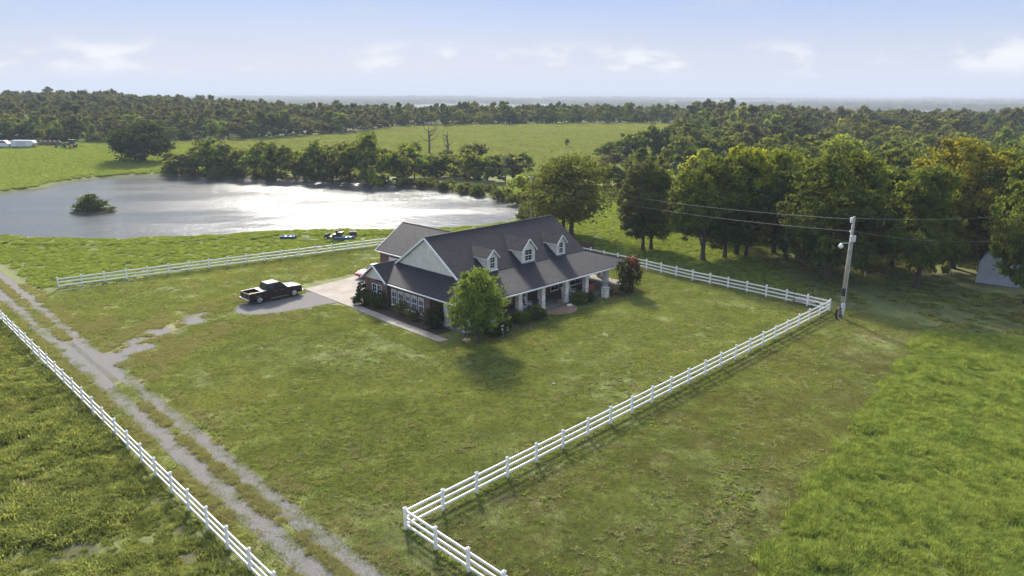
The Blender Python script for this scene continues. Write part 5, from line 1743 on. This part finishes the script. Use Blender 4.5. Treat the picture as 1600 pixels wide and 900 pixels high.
boat('blue flat boat on the grass left of the cart by the pond', ground(452, 373.5), R(-8), 2.6, 1.15, 'white_paint')
boat('blue boat on the grass right in front of the utility cart', ground(539, 375), R(4), 3.0, 1.1, 'blue_hull')
gq = ground(521, 374)
t_ = thing('utility_cart', 'dark utility cart with white roof parked behind the blue boat', 'cart', gq, R(172))
mb = MB(); mb.prism([(-1.25, .35), (-1.3, .85), (-.1, .85), (0, .5), (.6, .5), (.75, .95), (1.25, .8), (1.3, .35)], 'y', -.6, .6); mb.build('body', 'black_plastic', t_, bevel=.03)
mb = MB(); mb.box((-.35, 0, .82), (.6, 1.1, .16)); mb.box((-.68, 0, 1.15), (.14, 1.1, .55)); mb.build('seat', 'door_dark', t_, bevel=.03)
mb = MB()
for a in (-.55, .55): mb.tube([(.8, a, .9), (.45, a, 1.85)], .03, 6); mb.tube([(-.95, a, .85), (-.85, a, 1.85)], .03, 6)
mb.build('roof_post', 'iron', t_)
mb = MB(); mb.box((-.2, 0, 1.88), (1.6, 1.3, .07)); mb.build('roof', 'white_paint', t_, bevel=.03)
mb = MB(); mb.box((-1.25, 0, 1.05), (.7, 1.15, .3)); mb.build('cargo_bed', 'iron', t_)
for s_ in (-1, 1):
    for ax in (-.85, .9): wheel(t_, ax, s_ * .55, .29, .22, s_)
gq = ground(552, 370.5)
t_ = thing('wooden_crate', 'brown wooden crate on the grass by the pond, right of the cart', 'crate', gq, R(10))
for z0 in (.12, .34, .56, .78): 
    for a, d in (((0, -.45, z0), (1.1, .05, .18)), ((0, .45, z0), (1.1, .05, .18)), ((-.53, 0, z0), (.05, .86, .18)), ((.53, 0, z0), (.05, .86, .18))): MB().box(a, d).build('plank', 'wood_brown', t_)
mb = MB(); mb.box((0, 0, .9), (1.2, 1.0, .05)); mb.build('lid', 'wood_brown', t_)
gq = ground(484, 376.5)
t_ = thing('timber_beam', 'weathered timber beams lying on the meadow between boat and cart', 'timber', gq, R(-4))
for k, (a, b) in enumerate(((-1.1, .0), (.2, .15), (.9, -.1))): MB().box((a, b, .12), (1.5, .2, .2)).build('beam', 'wood_grey' if k else 'wood_brown', t_)
gq = Vector((*flat(341, 369), -.25))
t_ = thing('shore_log', 'dark log at the near waterline of the pond', 'log', gq, R(8))
MB().tube([(-.7, 0, .1), (0, .05, .16), (.7, 0, .1)], [.16, .2, .12], 9).build('trunk', 'wood_brown', t_); MB().tube([(-.1, 0, .2), (.2, .3, .5)], [.08, .03], 6).build('stub', 'wood_brown', t_)

# ------------------------------------------------------------------ utility poles and wires
POLE_H = 10.4
pp = W(72.2, 25.05, 0)
up = thing('utility_pole', 'pale wooden utility pole with meter boxes beside the fence corner', 'utility pole', pp, 0)
MB().tube([(0, 0, -.3), (.03, 0, 5), (.1, 0, POLE_H)], [.19, .165, .13], 14).build('shaft', 'pole_wood', up, smooth=True)
MB().tube([(.004, 0, 2.35), (.010, 0, 3.15)], [.2, .2], 14).build('black_band', 'cable_black', up)
MB().box((.1, -.26, 8.25), (.52, .26, .62)).box((.1, -.12, 8.25), (.16, .1, .3)).build('transformer_box', 'box_grey', up, bevel=.03)
mb = MB(); mb.tube([(.06, -.14, 7.78), (-.9, -.2, 7.8)], .03, 6); arm = mb.build('lamp_arm', 'box_grey', up)
MB().lathe((-.95, -.2, 7.45), [(.10, .32), (.13, .2), (.24, .12), (.25, .0), (.16, -.14), (.05, -.2)], 14).build('lamp_head', 'lamp_clear', arm, smooth=True)
MB().box((.02, -.26, 1.25), (.34, .16, .8)).box((.06, -.27, .62), (.22, .13, .42)).build('meter_box', 'box_grey', up, bevel=.02)
MB().tube([(.15, -.18, .1), (.15, -.18, 2.3), (.2, -.14, 5), (.22, -.12, 7.9)], .035, 6).build('conduit', 'box_grey', up)
MB().box((-.12, 0, 10.05), (.22, .22, .5)).build('insulator_block', 'box_grey', up, bevel=.02)
for z0 in (10.15, 8.95):
    MB().lathe((-.16, -.1, z0), [(.05, -.1), (.09, -.04), (.06, 0), (.09, .05), (.04, .1)], 10).build('insulator', 'lamp_clear', up)
hose = thing('cable_coil', 'black coil of cable leaning on the foot of the utility pole', 'cable coil', pp + Vector((-.42, -.3, 0)), R(35))
for k in range(4):
    pts = [(.42 * math.cos(a), .05 * k - .1, .62 + .6 * math.sin(a)) for a in np.linspace(0, 2 * PI, 22)]
    MB().tube(pts, .045, 6, cap=False).build('loop', 'cable_black', hose)
fp_xy = (829 - 800) / FPX * 128.0
fpole = thing('utility_pole', 'distant slim utility pole rising behind the house roof by the pond', 'utility pole', (fp_xy, 124, hgt(fp_xy, 124)), 0)
MB().tube([(0, 0, -.3), (0, 0, 8.1)], [.2, .13], 12).build('shaft', 'pole_wood', fpole, smooth=True)
MB().box((0, 0, 7.7), (.9, .12, .12)).build('crossarm', 'pole_wood', fpole)
MB().lathe((-.35, 0, 7.85), [(.06, -.1), (.1, 0), (.04, .12)], 8).lathe((.35, 0, 7.85), [(.06, -.1), (.1, 0), (.04, .12)], 8).build('insulator', 'lamp_clear', fpole)


def wire(a, b, sag, label, rad=.013):
    a = Vector(a); b = Vector(b); mb = MB(); n = 28
    pts = []
    for i in range(n + 1):
        k = i / n; p = a.lerp(b, k); p.z -= sag * 4 * k * (1 - k); pts.append(p - a)
    mb.tube(pts, rad, 6); o = mb.build('power_line', 'wire'); o.location = a
    tag(o, label, 'power line')


fz = fpole.location
wire((fz.x + .3, fz.y, fz.z + 7.9), pp + Vector((-.1, 0, 10.15)), 1.0, 'upper power line from the distant pole to the near utility pole')
wire((fz.x, fz.y, fz.z + 6.8), pp + Vector((-.05, 0, 8.95)), 1.0, 'lower power line from the distant pole to the near utility pole')
wire(pp + Vector((.15, 0, 10.25)), (70, 88, 8.4), .7, 'upper power line from the near pole into the trees at right')
wire(pp + Vector((.15, 0, 8.95)), (57.8, 82.6, 5.2), .5, 'lower power line from the near pole to the metal shed')

# ------------------------------------------------------------------ metal shed under the trees
sp = ground(1524, 441)
shed = thing('metal_shed', 'pale arched metal shed half hidden under the tree at the right edge', 'shed', sp, R(-38))
Wd, Dp, Hh = 4.3, 6.5, 4.2
prof = [(0, 0), (Wd, 0), (Wd - .12, 2.5), (Wd - .75, 3.5), (Wd / 2 + .9, Hh - .15), (Wd / 2 - .9, Hh - .15), (.75, 3.5), (.12, 2.5)]
MB().prism(prof, 'y', .0, .08).build('front_wall', 'metal_shed', shed)
MB().prism(prof, 'y', Dp - .08, Dp).build('rear_wall', 'metal_shed', shed)
mb = MB(); pr = prof[1:] + [prof[0]]
for i in range(len(pr) - 1):
    a, b = pr[i], pr[i + 1]
    mb2 = MB(); mb2.add([(a[0], .08, a[1]), (b[0], .08, b[1]), (b[0], Dp - .08, b[1]), (a[0], Dp - .08, a[1])], [(0, 1, 2, 3)])
    o = mb2.build('roof_panel' if 1 < i + 1 < len(pr) - 1 else 'side_panel', 'rust' if 2 < i + 1 < 6 else 'metal_shed', shed)
    sm = o.modifiers.new('thick', 'SOLIDIFY'); sm.thickness = .05
for k in range(5): MB().box((.4 + k * .86, -.012, 1.6), (.04, .03, 3.1 if 0 < k < 4 else 2.3)).build('rib', 'metal_shed', shed)
MB().box((2.15, -.02, 2.5), (4.0, .03, .08)).build('seam_trim', 'box_grey', shed)
for (px, py, hh_, lab) in ((1351, 432, .55, 'short white marker post left of the dark tree trunks under the wood'), (1387, 432, 1.1, 'thin pale stake under the trees right of the short marker post')):
    g_ = ground(px, py); t_ = thing('marker_post', lab, 'post', g_)
    MB().tube([(0, 0, -.1), (0, 0, hh_)], .06 if hh_ < 1 else .035, 8).build('shaft', 'white_paint' if hh_ < 1 else 'wood_grey', t_); MB().lathe((0, 0, hh_), [(.08, 0), (.07, .06), (.02, .09)], 8).build('cap', 'white_paint', t_)

# grey platform in the fence corner
g_ = W(74.6, 29.7, 0)
t_ = thing('wooden_platform', 'low grey wooden platform on iron uprights at the far fence corner', 'platform', g_, PI / 4)
for k in range(8): MB().box((-.75 + k * .215, 0, .42), (.2, 2.2, .05)).build('plank', 'wood_grey', t_)
for b in (-.95, .95):
    MB().box((0, b, .34), (1.7, .1, .1)).build('joist', 'wood_brown', t_)
    for a in (-.7, .7): MB().tube([(a, b, 0), (a, b, 1.5 if a < 0 else .4)], .035, 6).build('upright', 'iron', t_)

# brown plank screen behind the right end of the house, pale slab behind it
g_ = W(78.2, 63.2, 0)
t_ = thing('plank_screen', 'brown plank screen standing behind the right end of the house', 'screen', g_, R(-6))
for k in range(7): MB().box((-1.1 + k * .32, 0, .75), (.3, .06, 1.5)).build('plank', 'wood_brown', t_)
for a in (-1.2, 1.05): MB().box((a, .08, .8), (.12, .1, 1.6)).build('post', 'wood_brown', t_)
flat_poly('patio_slab', [(72.5, 66.0), (75.2, 66.6), (77.3, 66.0), (79.5, 69.5), (74.5, 72.5), (71.5, 70)], .05, .12, 'concrete')

# ------------------------------------------------------------------ porch furniture
def rocking_chair(label, u, v, rz):
    t_ = thing('rocking_chair', label, 'chair', W(u, v, .165), rz, None)
    for s_ in (-1, 1):
        pts = [(-.42 + .09 * i, s_ * .27, .05 + .0045 * (i - 4.6) ** 2 - .01) for i in range(10)]
        MB().tube(pts, .024, 6).build('rocker', 'chair_white', t_)
        MB().box((.22, s_ * .27, .36), (.05, .05, .62)).build('leg', 'chair_white', t_)
        MB().box((-.22, s_ * .27, .27), (.05, .05, .46)).build('leg', 'chair_white', t_)
        MB().box((.0, s_ * .3, .68), (.56, .09, .03)).build('armrest', 'chair_white', t_)
    MB().box((.0, 0, .44), (.52, .52, .05)).build('seat', 'chair_white', t_)
    for k in range(6):
        mb = MB(); beam(mb, (-.24, -.24 + k * .096, .45), (-.46, -.24 + k * .096, 1.15), .07, .025); mb.build('back_slat', 'chair_white', t_)
    mb = MB(); beam(mb, (-.47, -.3, 1.14), (-.47, .3, 1.14), .05, .1); mb.build('top_rail', 'chair_white', t_)
    return t_


rocking_chair('white rocking chair behind the left clipped bush, left one of its pair', 50.9, 49.3, R(-45))
rocking_chair('white rocking chair beside the second porch column from the lawn tree', 52.0, 49.5, R(-15))
rocking_chair('white rocking chair next to the porch column right of the entrance', 57.5, 49.2, R(-60))
rocking_chair('white rocking chair tilted back between the two columns above the right bush', 59.0, 49.4, R(-20))
t_ = thing('porch_chest', 'rust red wooden chest on the porch between the last two columns', 'chest', W(61.9, 49.3, .165), PI / 4)
MB().box((0, 0, .48), (1.15, .6, .8)).build('carcass', 'rust_red', t_, bevel=.02); MB().box((0, 0, .9), (1.25, .68, .05)).build('top', 'wood_brown', t_)
for a in (-.28, .28): MB().box((a, -.31, .48), (.5, .02, .66)).build('door', 'rust_red', t_)
for a in (-.5, .5):
    for b in (-.24, .24): MB().box((a, b, .04), (.08, .08, .09)).build('leg', 'wood_brown', t_)
t_ = thing('covered_grill', 'grill with silver lid on the side porch behind the big dark shrub', 'grill', W(42.9, 52.6, .165), PI / 4)
MB().box((0, 0, .45), (1.0, .5, .75)).build('cabinet', 'black_plastic', t_, bevel=.02)
MB().prism([(-.3, .84), (.3, .84), (.28, 1.02), (.15, 1.14), (-.15, 1.14), (-.28, 1.02)], 'x', -.5, .5).build('lid', 'grill_steel', t_, bevel=.03)
for a in (-.72, .72): MB().box((a, 0, .84), (.42, .45, .04)).build('side_shelf', 'grill_steel', t_)
MB().tube([(-.4, -.36, .92), (.4, -.36, .92)], .02, 6).build('handle', 'chrome', t_)
# stone pier and planters
t_ = thing('stone_pier', 'short pale stone pier on the lawn edge before the last porch column', 'pier', W(61.3, 46.6, 0), PI / 4)
MB().box((0, 0, .55), (.62, .62, 1.1)).build('shaft', 'pale_stone', t_, bevel=.02); MB().box((0, 0, 1.14), (.76, .76, .1)).build('cap', 'stone_grey', t_, bevel=.02)
for (u, v, s, lab) in ((53.4, 48.6, 1.0, 'clay flower pot left of the porch entrance'), (55.7, 48.5, .9, 'clay flower pot right of the porch entrance by the column')):
    t_ = thing('flower_pot', lab, 'pot', W(u, v, .165)); t_.scale = (s,) * 3
    MB().lathe((0, 0, 0), [(.14, 0), (.22, .34), (.25, .36), (.25, .42), (.2, .42), (.19, .36)], 14).build('pot', 'pot_clay', t_)
    rq = np.random.default_rng(int(u)); vv_, qq_, tt_ = crown_arrays(rq, [((0, 0, .62), .26, .24)], 260, .06); f_ = link('foliage', np_mesh('foliage', vv_, qq_, 'leaf', tt_), t_); f_.color = (*G_MID, 1)
# white blossoms near the lawn tree
t_ = thing('white_flower_bush', 'small bush dotted with white flowers right of the lawn tree trunk', 'flowers', W(44.5, 45.6, .03))
rq = np.random.default_rng(31); vv_, qq_, tt_ = crown_arrays(rq, [((0, 0, .4), .5, .4)], 500, .07); f_ = link('foliage', np_mesh('foliage', vv_, qq_, 'leaf', tt_), t_); f_.color = (*G_DARK, 1)
vv_, qq_, tt_ = crown_arrays(rq, [((0, 0, .42), .52, .42)], 60, .075, per=3); link('blossoms', np_mesh('blossoms', vv_, qq_, 'white_flower', tt_), t_)


def rock(u, v, s, label, mat='stone_grey', seed=1):
    rq = random.Random(seed); bm = bmesh.new(); bmesh.ops.create_icosphere(bm, subdivisions=2, radius=1)
    for q in bm.verts: q.co *= rq.uniform(.78, 1.15); q.co.z *= .6
    me = bpy.data.meshes.new('rock'); bm.to_mesh(me); bm.free(); me.materials.append(M[mat])
    o = link('rock', me); o.location = W(u, v, s * .25); o.scale = (s, s * .8, s); tag(o, label, 'rock')


rock(38.84, 34.23, .17, 'small pale flat rock lying alone in the middle of the front lawn', 'stone_grey', 2)
rock(40.7, 46.6, .38, 'tan rock at the foot of the house corner left of the lawn tree', 'dry_tan', 3)
rock(55.9, 47.2, .36, 'pale rock beside the porch column at the brick patio', 'pale_stone', 4)

# ------------------------------------------------------------------ haze: the air itself
hz = MB().box((0, 8000, 40), (60000, 60000, 180)).build('haze', 'white_trim')
hz.data.materials.clear()
hm = bpy.data.materials.new('haze'); hm.use_nodes = True
hn = hm.node_tree.nodes; hn.clear(); ho = hn.new('ShaderNodeOutputMaterial'); pv = hn.new('ShaderNodeVolumePrincipled')
pv.inputs['Color'].default_value = (.62, .69, .80, 1); pv.inputs['Density'].default_value = .00025; pv.inputs['Anisotropy'].default_value = .0
hm.node_tree.links.new(pv.outputs[0], ho.inputs['Volume'])
hz.data.materials.append(hm); hz['kind'] = 'stuff'; hz['label'] = 'pale haze lying over the far country'
